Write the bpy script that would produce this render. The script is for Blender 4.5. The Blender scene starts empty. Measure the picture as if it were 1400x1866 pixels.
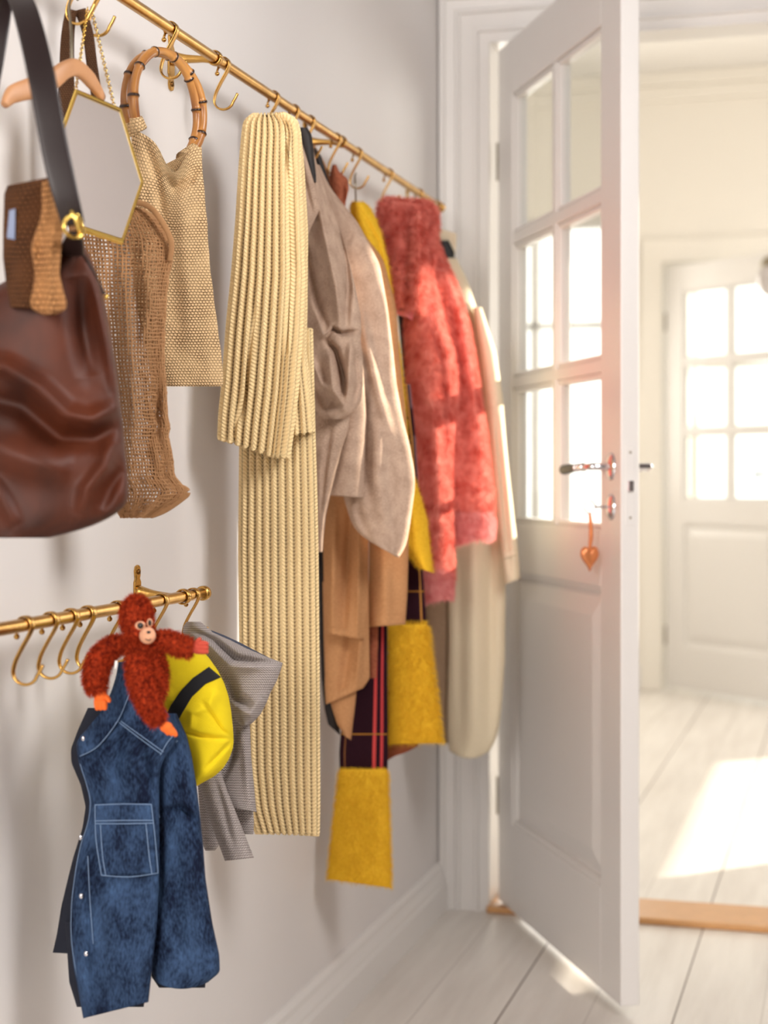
import bpy, math, random
import numpy as np
from mathutils import Vector, Matrix
SC = bpy.context.scene
COL = SC.collection
rng = np.random.default_rng(7)
random.seed(7)

# ------------------------------------------------------------------ camera
ANG = math.atan2(850, 3000)
SN, CS = math.sin(ANG), math.cos(ANG)
CAM = np.array([0.95, 0.0, 1.03])
FW = np.array([-SN, CS, 0.0]); RT = np.array([CS, SN, 0.0]); UP = np.array([0, 0, 1.0])
cd = bpy.data.cameras.new('camera'); cam = bpy.data.objects.new('camera', cd); COL.objects.link(cam)
cam.location = CAM; cam.rotation_euler = (math.pi/2, 0, ANG)
cd.sensor_fit = 'HORIZONTAL'; cd.sensor_width = 24; cd.lens = 3000/1400*24
cd.shift_y = -61/1400
cd.clip_start = 0.05; cd.clip_end = 60
cd.dof.use_dof = True; cd.dof.focus_distance = 2.22; cd.dof.aperture_fstop = 3.2
SC.camera = cam
# ------------------------------------------------------------------ view + world
SC.view_settings.view_transform = 'Standard'; SC.view_settings.look = 'None'
SC.view_settings.gamma = 1; SC.view_settings.use_curve_mapping = False
SC.view_settings.exposure = 0.32
SC.cycles.max_bounces = 10; SC.cycles.transparent_max_bounces = 24
SC.cycles.use_denoising = True
SC.cycles.sample_clamp_indirect = 6
w = bpy.data.worlds.new('sky'); SC.world = w; w.use_nodes = True
w.node_tree.nodes['Background'].inputs[0].default_value = (1.0, .97, .92, 1)
w.node_tree.nodes['Background'].inputs[1].default_value = 2.2

def aim(o, frm, to):
    o.location = frm
    o.rotation_euler = (Vector(to)-Vector(frm)).to_track_quat('-Z', 'Y').to_euler()
def area(name, frm, to, sx, sy, power, colr, spread=180):
    l = bpy.data.lights.new(name, 'AREA'); l.shape = 'RECTANGLE'; l.size = sx; l.size_y = sy
    l.energy = power; l.color = colr; l.spread = math.radians(spread)
    o = bpy.data.objects.new(name, l); COL.objects.link(o); aim(o, frm, to); return o
sl = bpy.data.lights.new('sun', 'SUN'); sl.energy = 14; sl.angle = math.radians(.6); sl.color = (1, .90, .74)
sun = bpy.data.objects.new('sun', sl); COL.objects.link(sun)
SUN_EL = math.radians(15); sd = Vector((-.725*math.cos(SUN_EL), -.689*math.cos(SUN_EL), -math.sin(SUN_EL)))
sun.rotation_euler = sd.to_track_quat('-Z', 'Y').to_euler(); sun.location = (1.4, 6, 2)
# daylight of the windows behind the camera, and of the bright room beyond the doorway
area('window_daylight_behind_camera', (.42, -1.90, 1.70), (.45, 2.6, 0.7), .75, 1.1, 66, (1, .935, .885))
area('window_daylight_right', (1.56, 1.5, 2.0), (.1, 2.2, .9), .6, .7, 18, (1, .97, .96))
area('window_daylight_far_room', (2.33, 5.9, 1.6), (.2, 5.6, .9), 3.0, 1.9, 42, (1, .97, .93))
area('window_daylight_far_wall', (-.62, 7.95, 1.6), (.2, 5, 1.0), .7, 1.3, 14, (1, .93, .82))

# ------------------------------------------------------------------ tagging
def tag(o, label=None, cat=None, group=None, kind=None):
    if label: o['label'] = label
    if cat: o['category'] = cat
    if group: o['group'] = group
    if kind: o['kind'] = kind
    return o
def empty(name, loc=(0, 0, 0), label=None, cat=None, group=None, rz=0, kind=None):
    o = bpy.data.objects.new(name, None); COL.objects.link(o); o.location = tuple(loc); o.rotation_euler = (0, 0, rz)
    o.empty_display_size = .03
    return tag(o, label, cat, group, kind)
def link(name, me, mat, parent=None, smooth=True):
    o = bpy.data.objects.new(name, me); COL.objects.link(o)
    if mat: me.materials.append(mat)
    if parent is not None:
        o.parent = parent
        o.matrix_parent_inverse = Matrix.Identity(4)
        # geometry is given in world space: bring it into the parent's frame
        M = root_matrix(parent).inverted(); me.transform(M)
    if smooth and len(me.polygons): me.polygons.foreach_set('use_smooth', [True]*len(me.polygons))
    return o
def root_matrix(p):
    M = Matrix.Identity(4)
    while p is not None:
        M = Matrix.LocRotScale(p.location, p.rotation_euler, p.scale) @ M
        p = p.parent
    return M
def rawmesh(name, V, F, UV=None):
    me = bpy.data.meshes.new(name)
    me.from_pydata([tuple(map(float, v)) for v in V], [], [tuple(int(i) for i in f) for f in F])
    if UV is not None:
        ul = me.uv_layers.new(name='uv'); idx = np.empty(len(me.loops), dtype=np.int32)
        me.loops.foreach_get('vertex_index', idx)
        ul.data.foreach_set('uv', np.asarray(UV, dtype=np.float32)[idx].ravel())
    me.update(); return me

# ------------------------------------------------------------------ materials
def lin(r, g=None, b=None):
    if g is None: r, g, b = r
    f = lambda c: (c/255/12.92) if c/255 <= .04045 else ((c/255+.055)/1.055)**2.4
    return (f(r), f(g), f(b), 1)
class NT:
    def __init__(s, name):
        s.m = bpy.data.materials.new(name); s.m.use_nodes = True; s.t = s.m.node_tree
        s.b = s.t.nodes['Principled BSDF']; s.out = s.t.nodes['Material Output']
    def n(s, typ, **kw):
        x = s.t.nodes.new(typ)
        for k, v in kw.items(): setattr(x, k, v)
        return x
    def set(s, inp, v):
        if hasattr(v, 'is_linked') or hasattr(v, 'links'): s.t.links.new(v, inp)
        else: inp.default_value = v
    def ma(s, op, a, b=0.0, c=0.0):
        x = s.n('ShaderNodeMath', operation=op)
        s.set(x.inputs[0], a); s.set(x.inputs[1], b); s.set(x.inputs[2], c); return x.outputs[0]
    def uv(s):
        x = s.n('ShaderNodeUVMap'); x.uv_map = 'uv'
        y = s.n('ShaderNodeSeparateXYZ'); s.t.links.new(x.outputs[0], y.inputs[0]); s.uvv = x.outputs[0]
        return y.outputs[0], y.outputs[1]
    def obj(s):
        x = s.n('ShaderNodeTexCoord'); return x.outputs['Object']
    def geo(s):
        x = s.n('ShaderNodeNewGeometry'); y = s.n('ShaderNodeSeparateXYZ'); s.t.links.new(x.outputs['Position'], y.inputs[0])
        return x.outputs['Position'], y.outputs[0], y.outputs[1], y.outputs[2]
    def noise(s, vec, scale, detail=2, rough=.5, sx=1, sy=1, sz=1):
        if (sx, sy, sz) != (1, 1, 1):
            mp = s.n('ShaderNodeMapping'); mp.inputs['Scale'].default_value = (sx, sy, sz); s.t.links.new(vec, mp.inputs[0]); vec = mp.outputs[0]
        x = s.n('ShaderNodeTexNoise'); s.t.links.new(vec, x.inputs['Vector']); x.inputs['Scale'].default_value = scale
        x.inputs['Detail'].default_value = detail; x.inputs['Roughness'].default_value = rough; return x.outputs['Fac']
    def mix(s, f, a, b):
        x = s.n('ShaderNodeMix', data_type='RGBA'); s.set(x.inputs[0], f); s.set(x.inputs[6], a); s.set(x.inputs[7], b); return x.outputs[2]
    def ramp(s, f, lo, hi):
        x = s.n('ShaderNodeMapRange'); s.set(x.inputs[0], f); x.inputs[1].default_value = lo; x.inputs[2].default_value = hi; return x.outputs[0]
    def bump(s, h, dist, strength=1.0):
        x = s.n('ShaderNodeBump'); s.set(x.inputs['Height'], h); x.inputs['Distance'].default_value = dist
        x.inputs['Strength'].default_value = strength; s.t.links.new(x.outputs[0], s.b.inputs['Normal'])
    def fin(s, col, rough=.5, metal=0, spec=.5, sheen=0, trans=None):
        s.set(s.b.inputs['Base Color'], col); s.set(s.b.inputs['Roughness'], rough); s.b.inputs['Metallic'].default_value = metal
        s.b.inputs['Specular IOR Level'].default_value = spec
        if sheen:
            s.b.inputs['Sheen Weight'].default_value = sheen; s.b.inputs['Sheen Roughness'].default_value = .4
            s.set(s.b.inputs['Sheen Tint'], col)
        if trans:   # thin cloth / fibre lets some light through
            tr = s.n('ShaderNodeBsdfTranslucent'); s.set(tr.inputs[0], col); mx = s.n('ShaderNodeMixShader'); mx.inputs[0].default_value = trans
            s.t.links.new(s.b.outputs[0], mx.inputs[1]); s.t.links.new(tr.outputs[0], mx.inputs[2]); s.t.links.new(mx.outputs[0], s.out.inputs[0])
        return s.m
def plain(name, rgb, rough=.5, metal=0, spec=.5, nscale=60, namt=.08, bump=0, sheen=0, trans=None):
    s = NT(name); v = s.obj(); f = s.noise(v, nscale, 3)
    c = s.mix(s.ma('MULTIPLY', f, namt*2), lin(rgb), tuple(x*.6 for x in lin(rgb)[:3])+(1,))
    if bump: s.bump(f, bump)
    return s.fin(c, rough, metal, spec, sheen, trans)
def knit(name, rgb, dark, cw=.0053, rh=.0046, bd=.0016, gap=.62, gdot=True, sheen=.15):
    s = NT(name); U, V = s.uv()
    fu = s.ma('SUBTRACT', s.ma('FRACT', s.ma('DIVIDE', U, cw)), .5)
    a = s.ma('MULTIPLY', s.ma('ABSOLUTE', fu), 2)
    ph = s.ma('ADD', s.ma('DIVIDE', V, rh), s.ma('MULTIPLY', a, .95))
    st = s.ma('MULTIPLY_ADD', s.ma('SINE', s.ma('MULTIPLY', ph, 2*math.pi)), .5, .5)
    prof = s.ma('SUBTRACT', 1.0, s.ma('POWER', a, 3))
    h = s.ma('MULTIPLY', prof, s.ma('MULTIPLY_ADD', st, .45, .55))
    s.bump(h, bd)
    dk = s.ma('MULTIPLY', s.ramp(a, gap, 1.0), s.ma('MULTIPLY_ADD', st, -.55, 1.0))
    nz = s.noise(s.uvv, 90, 3)
    c = s.mix(s.ma('MULTIPLY', nz, .35), lin(rgb), tuple(x*.7 for x in lin(rgb)[:3])+(1,))
    c = s.mix(s.ma('MULTIPLY', dk, 1.0), c, lin(dark))
    return s.fin(c, .9, 0, .15, sheen)
def garter(name, rgb, dark, rh=.0034, cw=.0036, bd=.0012, amt=.6):
    s = NT(name); U, V = s.uv()
    wv = s.ma('SINE', s.ma('MULTIPLY', s.ma('DIVIDE', U, cw), 2*math.pi))
    r = s.ma('MULTIPLY_ADD', s.ma('SINE', s.ma('ADD', s.ma('MULTIPLY', s.ma('DIVIDE', V, rh), 2*math.pi), s.ma('MULTIPLY', wv, 1.2))), .5, .5)
    s.bump(r, bd); c = s.mix(s.ma('MULTIPLY', s.ma('SUBTRACT', 1.0, r), amt), lin(rgb), lin(dark))
    return s.fin(c, .9, 0, .15, .1)
def weave(name, rgb, dark, w=.0044, h=.0036, bd=.0015, holes=.72, var=.5):
    s = NT(name); U, V = s.uv(); nz = s.noise(s.uvv, 22, 3); nf = s.noise(s.uvv, 300, 2)
    Uw = s.ma('ADD', s.ma('DIVIDE', U, w), s.ma('MULTIPLY', nz, 1.6)); Vw = s.ma('ADD', s.ma('DIVIDE', V, h), s.ma('MULTIPLY', nz, 1.2))
    row = s.ma('FLOOR', Vw); off = s.ma('MULTIPLY', s.ma('MODULO', row, 2), .5)
    a = s.ma('ABSOLUTE', s.ma('SINE', s.ma('MULTIPLY', s.ma('ADD', Uw, off), math.pi)))
    b = s.ma('ABSOLUTE', s.ma('SINE', s.ma('MULTIPLY', Vw, math.pi)))
    hgt = s.ma('MULTIPLY', s.ma('POWER', a, .6), s.ma('POWER', b, .6)); s.bump(hgt, bd)
    hole = s.ma('MULTIPLY', s.ramp(s.ma('SUBTRACT', 1.0, hgt), holes-.25, holes+.15), s.ramp(nz, .3, .62))
    c = s.mix(s.ma('MULTIPLY', nf, var), lin(rgb), tuple(x*.62 for x in lin(rgb)[:3])+(1,))
    c = s.mix(hole, c, lin(dark)); return s.fin(c, .85, 0, .2)
def wool(name, rgb, dark, sc=420, amt=.8, bd=.0006, trans=None, sheen=.25):
    s = NT(name); U, V = s.uv(); n1 = s.noise(s.uvv, sc, 3, .6, 1, .5, 1); n2 = s.noise(s.uvv, sc, 3, .6, .4, 1.3, 1); n3 = s.noise(s.uvv, 35, 3)
    f = s.ramp(s.ma('MULTIPLY_ADD', n3, .2, s.ma('MULTIPLY', s.ma('ADD', n1, n2), .4)), .36, .64)
    s.bump(n1, bd); c = s.mix(s.ma('MULTIPLY', f, amt), lin(rgb), lin(dark)); return s.fin(c, .95, 0, .1, sheen, trans)
def fibre(name, rgb, dark, sc=60, trans=.3):
    s = NT(name); v = s.obj(); n1 = s.noise(v, sc, 3); f = s.ramp(n1, .35, .68)
    c = s.mix(f, lin(rgb), lin(dark)); return s.fin(c, .8, 0, .15, .2, trans)
M = {}
M['wall'] = plain('wall_paint', (226, 222, 220), .55, nscale=6, namt=.02)
M['white'] = plain('white_gloss_paint', (228, 225, 222), .32, nscale=8, namt=.02)
M['tint'] = plain('unseen_dark_paint', (118, 110, 108), .7, nscale=6, namt=.02)  # paint added on unseen hall surfaces, dark to hold down bounced light
M['farwall'] = plain('far_wall_paint', (240, 235, 226), .6, nscale=6, namt=.02)
M['ceil'] = plain('ceiling_paint', (235, 232, 228), .7, nscale=6, namt=.02)
def floor_mat():
    s = NT('painted_floorboards'); p, X, Y, Z = s.geo()
    fx = s.ma('FRACT', s.ma('DIVIDE', s.ma('ADD', X, 10.0), .161)); d = s.ma('ABSOLUTE', s.ma('SUBTRACT', fx, .5))
    gap = s.ma('GREATER_THAN', d, .489); fy = s.ma('FRACT', s.ma('DIVIDE', s.ma('ADD', X, 10.0), .322)); dy = s.ma('ABSOLUTE', s.ma('SUBTRACT', fy, .5)); gap = s.ma('MULTIPLY', gap, s.ma('MULTIPLY_ADD', s.ma('GREATER_THAN', dy, .25), .75, .25))
    nz = s.noise(p, 3.5, 5, .6, 6, .5, 1); nw = s.noise(p, 2.2, 2)
    c = s.mix(s.ramp(nz, .35, .8), lin(226, 221, 214), lin(205, 198, 190)); c = s.mix(gap, c, lin(92, 70, 56))
    s.bump(s.ma('SUBTRACT', s.ma('MULTIPLY', nz, .15), gap), .002)
    return s.fin(c, s.ma('MULTIPLY_ADD', nw, .25, .22), 0, .5)
M['floor'] = floor_mat()
M['brass'] = (lambda s: (s.bump(s.noise(s.obj(), 260, 3, .6, 1, 1, .3), .0002), s.fin(s.mix(s.noise(s.obj(), 35, 3), lin(226, 184, 108), lin(176, 128, 62)), .27, 1))[1])(NT('aged_brass'))
M['brass_dark'] = plain('dark_brass_screw', (120, 88, 50), .35, 1)
M['gold'] = plain('polished_gold', (240, 205, 110), .18, 1)
M['chrome'] = plain('chrome', (225, 225, 230), .08, 1, namt=.01)
M['steel'] = plain('steel_hinge', (150, 140, 120), .4, .9)
M['black'] = plain('black_grip', (26, 22, 22), .3)
M['copper'] = plain('copper_enamel', (214, 134, 84), .28, .45)
M['wood'] = plain('pale_wood', (206, 150, 104), .5, nscale=40, namt=.3)
M['oak'] = plain('varnished_oak', (214, 160, 104), .35, nscale=30, namt=.3)
M['mirror'] = plain('mirror_glass', (252, 252, 250), .02, 1, namt=0)
def glass():
    s = NT('window_glass'); fr = s.n('ShaderNodeLayerWeight'); fr.inputs[0].default_value = .28
    t = s.n('ShaderNodeBsdfTransparent'); g = s.n('ShaderNodeBsdfGlossy'); g.inputs['Roughness'].default_value = .03; t.inputs[0].default_value = (.97, .98, .97, 1)
    mx = s.n('ShaderNodeMixShader'); s.t.links.new(s.ma('MULTIPLY', fr.outputs['Fresnel'], .2), mx.inputs[0]); s.t.links.new(t.outputs[0], mx.inputs[1]); s.t.links.new(g.outputs[0], mx.inputs[2])
    s.t.links.new(mx.outputs[0], s.out.inputs[0]); return s.m
M['glass'] = glass()

# ------------------------------------------------------------------ geometry helpers
def Wp(px, py, t):
    px = np.asarray(px, float); py = np.asarray(py, float); t = np.asarray(t, float)
    px, py, t = np.broadcast_arrays(px, py, t)
    return CAM + (t[..., None]*FW) + ((px-700)/3000*t)[..., None]*RT + ((872-py)/3000*t)[..., None]*UP
def tX(px, X): return (CAM[0]-X)/(SN-CS*(px-700)/3000)
def PX(px, py, X): return Wp(px, py, tX(px, X))
def grid_faces(nr, nc, base=0, close=False):
    i, j = np.meshgrid(np.arange(nr-1), np.arange(nc-1), indexing='ij'); a = base+i*nc+j
    return np.stack([a, a+1, a+nc+1, a+nc], -1).reshape(-1, 4)
def boxm(boxes):
    V = []; F = []
    for (a, b) in boxes:
        k = len(V); x0, y0, z0 = a; x1, y1, z1 = b
        V += [(x0, y0, z0), (x1, y0, z0), (x1, y1, z0), (x0, y1, z0), (x0, y0, z1), (x1, y0, z1), (x1, y1, z1), (x0, y1, z1)]
        F += [(k, k+3, k+2, k+1), (k+4, k+5, k+6, k+7), (k, k+1, k+5, k+4), (k+1, k+2, k+6, k+5), (k+2, k+3, k+7, k+6), (k+3, k, k+4, k+7)]
    return V, F
def boxes(name, bs, mat, parent=None, bev=0, local=False, kind=None):
    V, F = boxm(bs); me = rawmesh(name, V, F)
    if local:
        o = bpy.data.objects.new(name, me); COL.objects.link(o); me.materials.append(mat); o.parent = parent
    else: o = link(name, me, mat, parent, smooth=False)
    if bev:
        m = o.modifiers.new('bevel', 'BEVEL'); m.width = bev; m.segments = 2; m.limit_method = 'ANGLE'
    if kind: o['kind'] = kind
    return o
def smooth1(a, k=5):
    if k < 2: return a
    p = np.pad(a, (k//2, k//2), mode='edge')
    # linear continuation at the ends keeps the outline's tips
    for q in range(k//2):
        p[k//2-1-q] = 2*a[0]-a[min(q+1, len(a)-1)]; p[-(k//2)+q] = 2*a[-1]-a[-2-q]
    return np.convolve(p, np.ones(k)/k, mode='valid')
def arr(x, n):
    x = np.asarray(x, float); return np.interp(np.linspace(0, 1, n), np.linspace(0, 1, len(x)), x)
def tube_geo(P, R, ns=12, flat=None):
    P = np.asarray(P, float); n = len(P); R = np.broadcast_to(np.asarray(R, float), (n,)) if np.ndim(R) < 2 else R
    T = np.gradient(P, axis=0); T /= np.linalg.norm(T, axis=1)[:, None]+1e-12
    nrm = np.cross(T[0], [0.3, .5, .81]); nrm /= np.linalg.norm(nrm); N = []
    for i in range(n):
        nrm = nrm-T[i]*np.dot(nrm, T[i]); nrm /= np.linalg.norm(nrm); N.append(nrm.copy())
    N = np.array(N); B = np.cross(T, N); a = np.linspace(0, 2*math.pi, ns+1)
    L = np.r_[0, np.cumsum(np.linalg.norm(np.diff(P, axis=0), axis=1))]
    V = P[:, None]+R[:, None, None]*(np.cos(a)[None, :, None]*N[:, None]+np.sin(a)[None, :, None]*B[:, None])
    UV = np.stack(np.broadcast_arrays(a[None, :]*R[:, None], L[:, None]), -1)
    V2 = V.reshape(-1, 3); F = [tuple(f) for f in grid_faces(n, ns+1)]
    c0 = len(V2); V2 = np.vstack([V2, P[0], P[-1]]); UV2 = np.vstack([UV.reshape(-1, 2), [0, 0], [0, L[-1]]])
    for j in range(ns): F.append((c0, j+1, j)); F.append((c0+1, (n-1)*(ns+1)+j, (n-1)*(ns+1)+j+1))
    return V2, F, UV2
def spline(pts, n, closed=False):
    p = np.asarray(pts, float); m = len(p); out = []
    for u in np.linspace(0, m if closed else m-1, n, endpoint=not closed):
        i = int(u); f = u-i
        if not closed and i >= m-1: i = m-2; f = 1.0
        g = (lambda k: p[k % m]) if closed else (lambda k: p[min(max(k, 0), m-1)])
        a, b, c, d = g(i-1), g(i), g(i+1), g(i+2)
        out.append(.5*((2*b)+(-a+c)*f+(2*a-5*b+4*c-d)*f*f+(-a+3*b-3*c+d)*f**3))
    return np.array(out)
def merge(geos):
    V = []; F = []; UV = []; k = 0
    for g in geos:
        V.append(np.asarray(g[0])); F += [tuple(int(i)+k for i in f) for f in g[1]]
        UV.append(np.asarray(g[2]) if len(g) > 2 and g[2] is not None else np.zeros((len(g[0]), 2))); k += len(g[0])
    return np.vstack(V), F, np.vstack(UV)
def add(name, geo, mat, parent=None, smooth=True):
    return link(name, rawmesh(name, geo[0], geo[1], geo[2] if len(geo) > 2 else None), mat, parent, smooth)
def tube(name, pts, r, mat, parent=None, n=None, ns=12, sp=True):
    P = spline(pts, n or max(len(pts)*8, 16)) if sp else np.asarray(pts, float)
    return add(name, tube_geo(P, r if np.ndim(r) == 0 else arr(r, len(P)), ns), mat, parent)
def ribbon_geo(P, Wd, Th, wdir, ns=10, e=3.0):
    P = np.asarray(P, float); n = len(P); Wd = arr(np.atleast_1d(Wd), n); Th = arr(np.atleast_1d(Th), n)
    T = np.gradient(P, axis=0); T /= np.linalg.norm(T, axis=1)[:, None]+1e-12
    wd = np.broadcast_to(np.asarray(wdir, float), (n, 3)); B = wd-T*np.sum(wd*T, 1)[:, None]; B /= np.linalg.norm(B, axis=1)[:, None]; N = np.cross(T, B)
    a = np.linspace(0, 2*math.pi, 4*ns+1); ca = np.sign(np.cos(a))*np.abs(np.cos(a))**(2/e); sa = np.sign(np.sin(a))*np.abs(np.sin(a))**(2/e)
    V = P[:, None]+Wd[:, None, None]/2*ca[None, :, None]*B[:, None]+Th[:, None, None]/2*sa[None, :, None]*N[:, None]
    L = np.r_[0, np.cumsum(np.linalg.norm(np.diff(P, axis=0), axis=1))]
    UV = np.stack(np.broadcast_arrays(ca[None, :]*Wd[:, None]/2, L[:, None]), -1).reshape(-1, 2); nc = len(a)
    V2 = np.vstack([V.reshape(-1, 3), P[0], P[-1]]); UV = np.vstack([UV, [0, 0], [0, L[-1]]]); F = [tuple(f) for f in grid_faces(n, nc)]; c0 = n*nc
    for j in range(nc-1): F.append((c0, j+1, j)); F.append((c0+1, (n-1)*nc+j, (n-1)*nc+j+1))
    return V2, F, UV
def ellipsoid(c, r, R=None, nu=24, nv=16):
    a = np.linspace(0, 2*math.pi, nu+1); b = np.linspace(0, math.pi, nv+1)
    A, B = np.meshgrid(a, b); P = np.stack([np.sin(B)*np.cos(A)*r[0], np.sin(B)*np.sin(A)*r[1], np.cos(B)*r[2]], -1)
    if R is not None: P = P@np.asarray(R).T
    P = P+np.asarray(c); return P.reshape(-1, 3), [tuple(f[::-1]) for f in grid_faces(nv+1, nu+1)], np.stack([A*r[0], B*r[2]], -1).reshape(-1, 2)
CAMR = np.stack([RT, FW, UP], 1)      # columns: right, forward, up
def blades(P, N, L, wd, lean, down=.5, jit=.5, clump=None):
    n = len(P); g = np.array([0, 0, -1.0]); d = N+down*g+jit*rng.normal(size=(n, 3))*.6
    d /= np.linalg.norm(d, axis=1)[:, None]; Ls = L*(0.6+.7*rng.random(n))[:, None]
    s = np.cross(d, rng.normal(size=(n, 3))); s /= np.linalg.norm(s, axis=1)[:, None]+1e-9; s *= wd*.5
    m = P+d*Ls*.55; e = P+d*Ls+g*Ls*lean
    V = np.stack([P-s-N*.001, P+s-N*.001, m+s*.7, m-s*.7, e], 1).reshape(-1, 3); k = np.arange(n)*5
    F = [(a, a+1, a+2, a+3) for a in k]+[(a+3, a+2, a+4) for a in k]
    return V, F, np.zeros((len(V), 2))
def sgp(x, p): return np.sign(x)*np.abs(x)**p

class Loft:
    """cloth body: horizontal closed sections between a left and a right edge, with folds and creases"""
    def __init__(s, rows, t, dep, n=2.3, folds=(), creases=(), env=(.3, 1.0), top=0, hem=0, hp=6, tp=6, wob=0, ribs=None, sm=7, back=1.0):
        rows = sorted(rows); s.y0, s.y1 = rows[0][0], rows[-1][0]; s.rows = rows
        s.ys = np.linspace(s.y0, s.y1, 200); y = [r[0] for r in rows]
        s.xl = smooth1(np.interp(s.ys, y, [r[1] for r in rows]), sm); s.xr = smooth1(np.interp(s.ys, y, [r[2] for r in rows]), sm)
        s.tt = smooth1(np.interp(s.ys, y, [r[3] if len(r) > 3 and r[3] else t for r in rows]), 15)
        dp = [r[4] if len(r) > 4 else dep for r in rows]; s.dp = smooth1(np.interp(s.ys, y, dp), 15)
        s.n = n; s.folds = folds; s.creases = creases; s.env = env; s.top = top; s.hem = hem; s.hp = hp; s.tp = tp; s.wob = wob; s.ribs = ribs; s.back = back
    def at(s, py): return [np.interp(py, s.ys, q) for q in (s.xl, s.xr, s.tt, s.dp)]
    def disp(s, a, v):
        e = s.env[0]+(s.env[1]-s.env[0])*v; d = 0*a
        for (k, amp, ph, dr) in s.folds: d = d+amp*np.sin(k*a+ph+dr*v*6)
        return d*e
    def cre(s, px, py):
        d = np.zeros(np.broadcast(px, py).shape)
        for c in s.creases:
            pts, wd, amp = c[0], c[1], c[2]; best = np.full(d.shape, 1e9); side = np.zeros(d.shape); par = np.zeros(d.shape)
            n = len(pts)-1
            for i in range(n):
                (x0, y0), (x1, y1) = pts[i], pts[i+1]; dx, dy = x1-x0, y1-y0; L2 = dx*dx+dy*dy
                u = np.clip(((px-x0)*dx+(py-y0)*dy)/L2, 0, 1); q = np.hypot(px-x0-u*dx, py-y0-u*dy); m = q < best
                best = np.where(m, q, best); par = np.where(m, (i+u)/n, par)
            tap = np.clip(np.sin(math.pi*np.clip(par, .02, .98)), 0, 1)**.5
            d += 1.7*amp*np.exp(-(best/wd)**2)*(tap if len(c) < 4 else 1)
        return d
    def front(s, px, py):
        px = np.asarray(px, float); py = np.asarray(py, float)
        xl, xr, t, dp = s.at(py); q = np.clip((px-(xl+xr)/2)/((xr-xl)/2), -.995, .995)
        ey = (1-np.abs(q)**s.n)**(1/s.n); a = np.arctan2(sgp(ey, s.n/2), sgp(q, s.n/2)); v = (py-s.y0)/(s.y1-s.y0)
        return t-ey*(dp+s.disp(a, v))-s.cre(px, py)*np.clip(ey*2.5, 0, 1)
    def grid(s, nu, nv):
        a = np.linspace(-math.pi/2, 1.5*math.pi, nu+1)[None, :]; cap = [0, .25, .5, .7, .85, .95]; sc = [math.sqrt(1-(1-q)**2) if q < 1 else 1 for q in cap]
        vv = np.linspace(0, 1, nv); v = np.r_[[0]*len(cap), vv, [1, 1, 1, 1]][:, None]
        scl = np.r_[sc, np.ones(nv), [.93, .86, .84, .0]][:, None]
        py = s.y0+v*(s.y1-s.y0); xl, xr, t, dp = s.at(py)
        ex = sgp(np.cos(a), 2/s.n); ey = sgp(np.sin(a), 2/s.n); ey = np.where(ey < 0, ey*s.back, ey)
        dd = s.disp(a, v); mid = (xl+xr)/2; hw = (xr-xl)/2
        sq = np.clip(mid+hw*ex, xl, xr); px = mid+hw*ex*scl+ex*dd*1000/t*scl
        lift = np.r_[[(1-math.sqrt(max(0, 1-(1-q)**2)))*0 for q in cap], np.zeros(nv), [0, -3, -14, -16]][:, None]
        exs = ex*scl; f = lambda h: h(exs) if callable(h) else (h[0]+(h[1]-h[0])*(exs+1)/2 if isinstance(h, (tuple, list)) else 0*exs+h)
        yy = py+lift+f(s.top)*(1-v)**s.tp+f(s.hem)*v**s.hp
        rd = np.r_[[-(1-q)*0 for q in cap], np.zeros(nv+4)][:, None]; yy = yy+rd
        if s.wob: px = px+s.wob*np.sin(v*23+ex*2)*np.sin(v*math.pi*7+1)
        cr = s.cre(px, yy)*np.clip(ey*2.5, 0, 1)*(scl > .9)
        tt = t-ey*(dp+dd)*scl-cr; P = Wp(px, yy, tt)
        mid_row = P[len(cap)+nv//2]; U = np.r_[0, np.cumsum(np.linalg.norm(np.diff(mid_row, axis=0), axis=1))]; U -= U[-1]/2
        if s.ribs:
            N = np.cross(np.gradient(P, axis=0), np.gradient(P, axis=1)); N /= np.linalg.norm(N, axis=2)[..., None]+1e-12
            c = P.mean(1)[:, None]; N = N*(1 if np.mean(np.sum((P-c)*N, 2)) > 0 else -1)
            P = P+N*(-np.cos(2*math.pi*U/s.ribs[0])*s.ribs[1])[None, :, None]*(scl > .9)[..., None]
        dv = np.linalg.norm(np.diff(P, axis=0), axis=2).mean(1); Vv = -np.r_[0, np.cumsum(dv)]
        UV = np.stack(np.broadcast_arrays(U[None, :], Vv[:, None]), -1)
        return P, UV, px, yy
    def geo(s, nu=96, nv=140):
        P, UV, px, yy = s.grid(nu, nv); s.P = P; return P.reshape(-1, 3), [tuple(f[::-1]) for f in grid_faces(P.shape[0], P.shape[1])], UV.reshape(-1, 2)
    def fur(s, n, L, wd, lean=.3, down=.5, jit=.5):
        P = s.P[:-4]; a = np.gradient(P, axis=0); b = np.gradient(P, axis=1); N = np.cross(a, b); N /= np.linalg.norm(N, axis=2)[..., None]+1e-12
        c = P.mean(1)[:, None]
        if np.mean(np.sum((P-c)*N, 2)) < 0: N = -N
        ar = (np.linalg.norm(np.cross(a, b), axis=2)[:-1, :-1]).ravel(); k = rng.choice(len(ar), n, p=ar/ar.sum()); i, j = np.divmod(k, P.shape[1]-1)
        fi, fj = rng.random(n)[:, None], rng.random(n)[:, None]
        Q = P[i, j]*(1-fi)*(1-fj)+P[i+1, j]*fi*(1-fj)+P[i, j+1]*(1-fi)*fj+P[i+1, j+1]*fi*fj
        return blades(Q, N[i, j], L, wd, lean, down, jit)
    def add(s, name, mat, parent=None, nu=96, nv=140, fur=None):
        g = s.geo(nu, nv)
        if fur: g = merge([g, s.fur(**fur)])
        return add(name, g, mat, parent)
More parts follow.
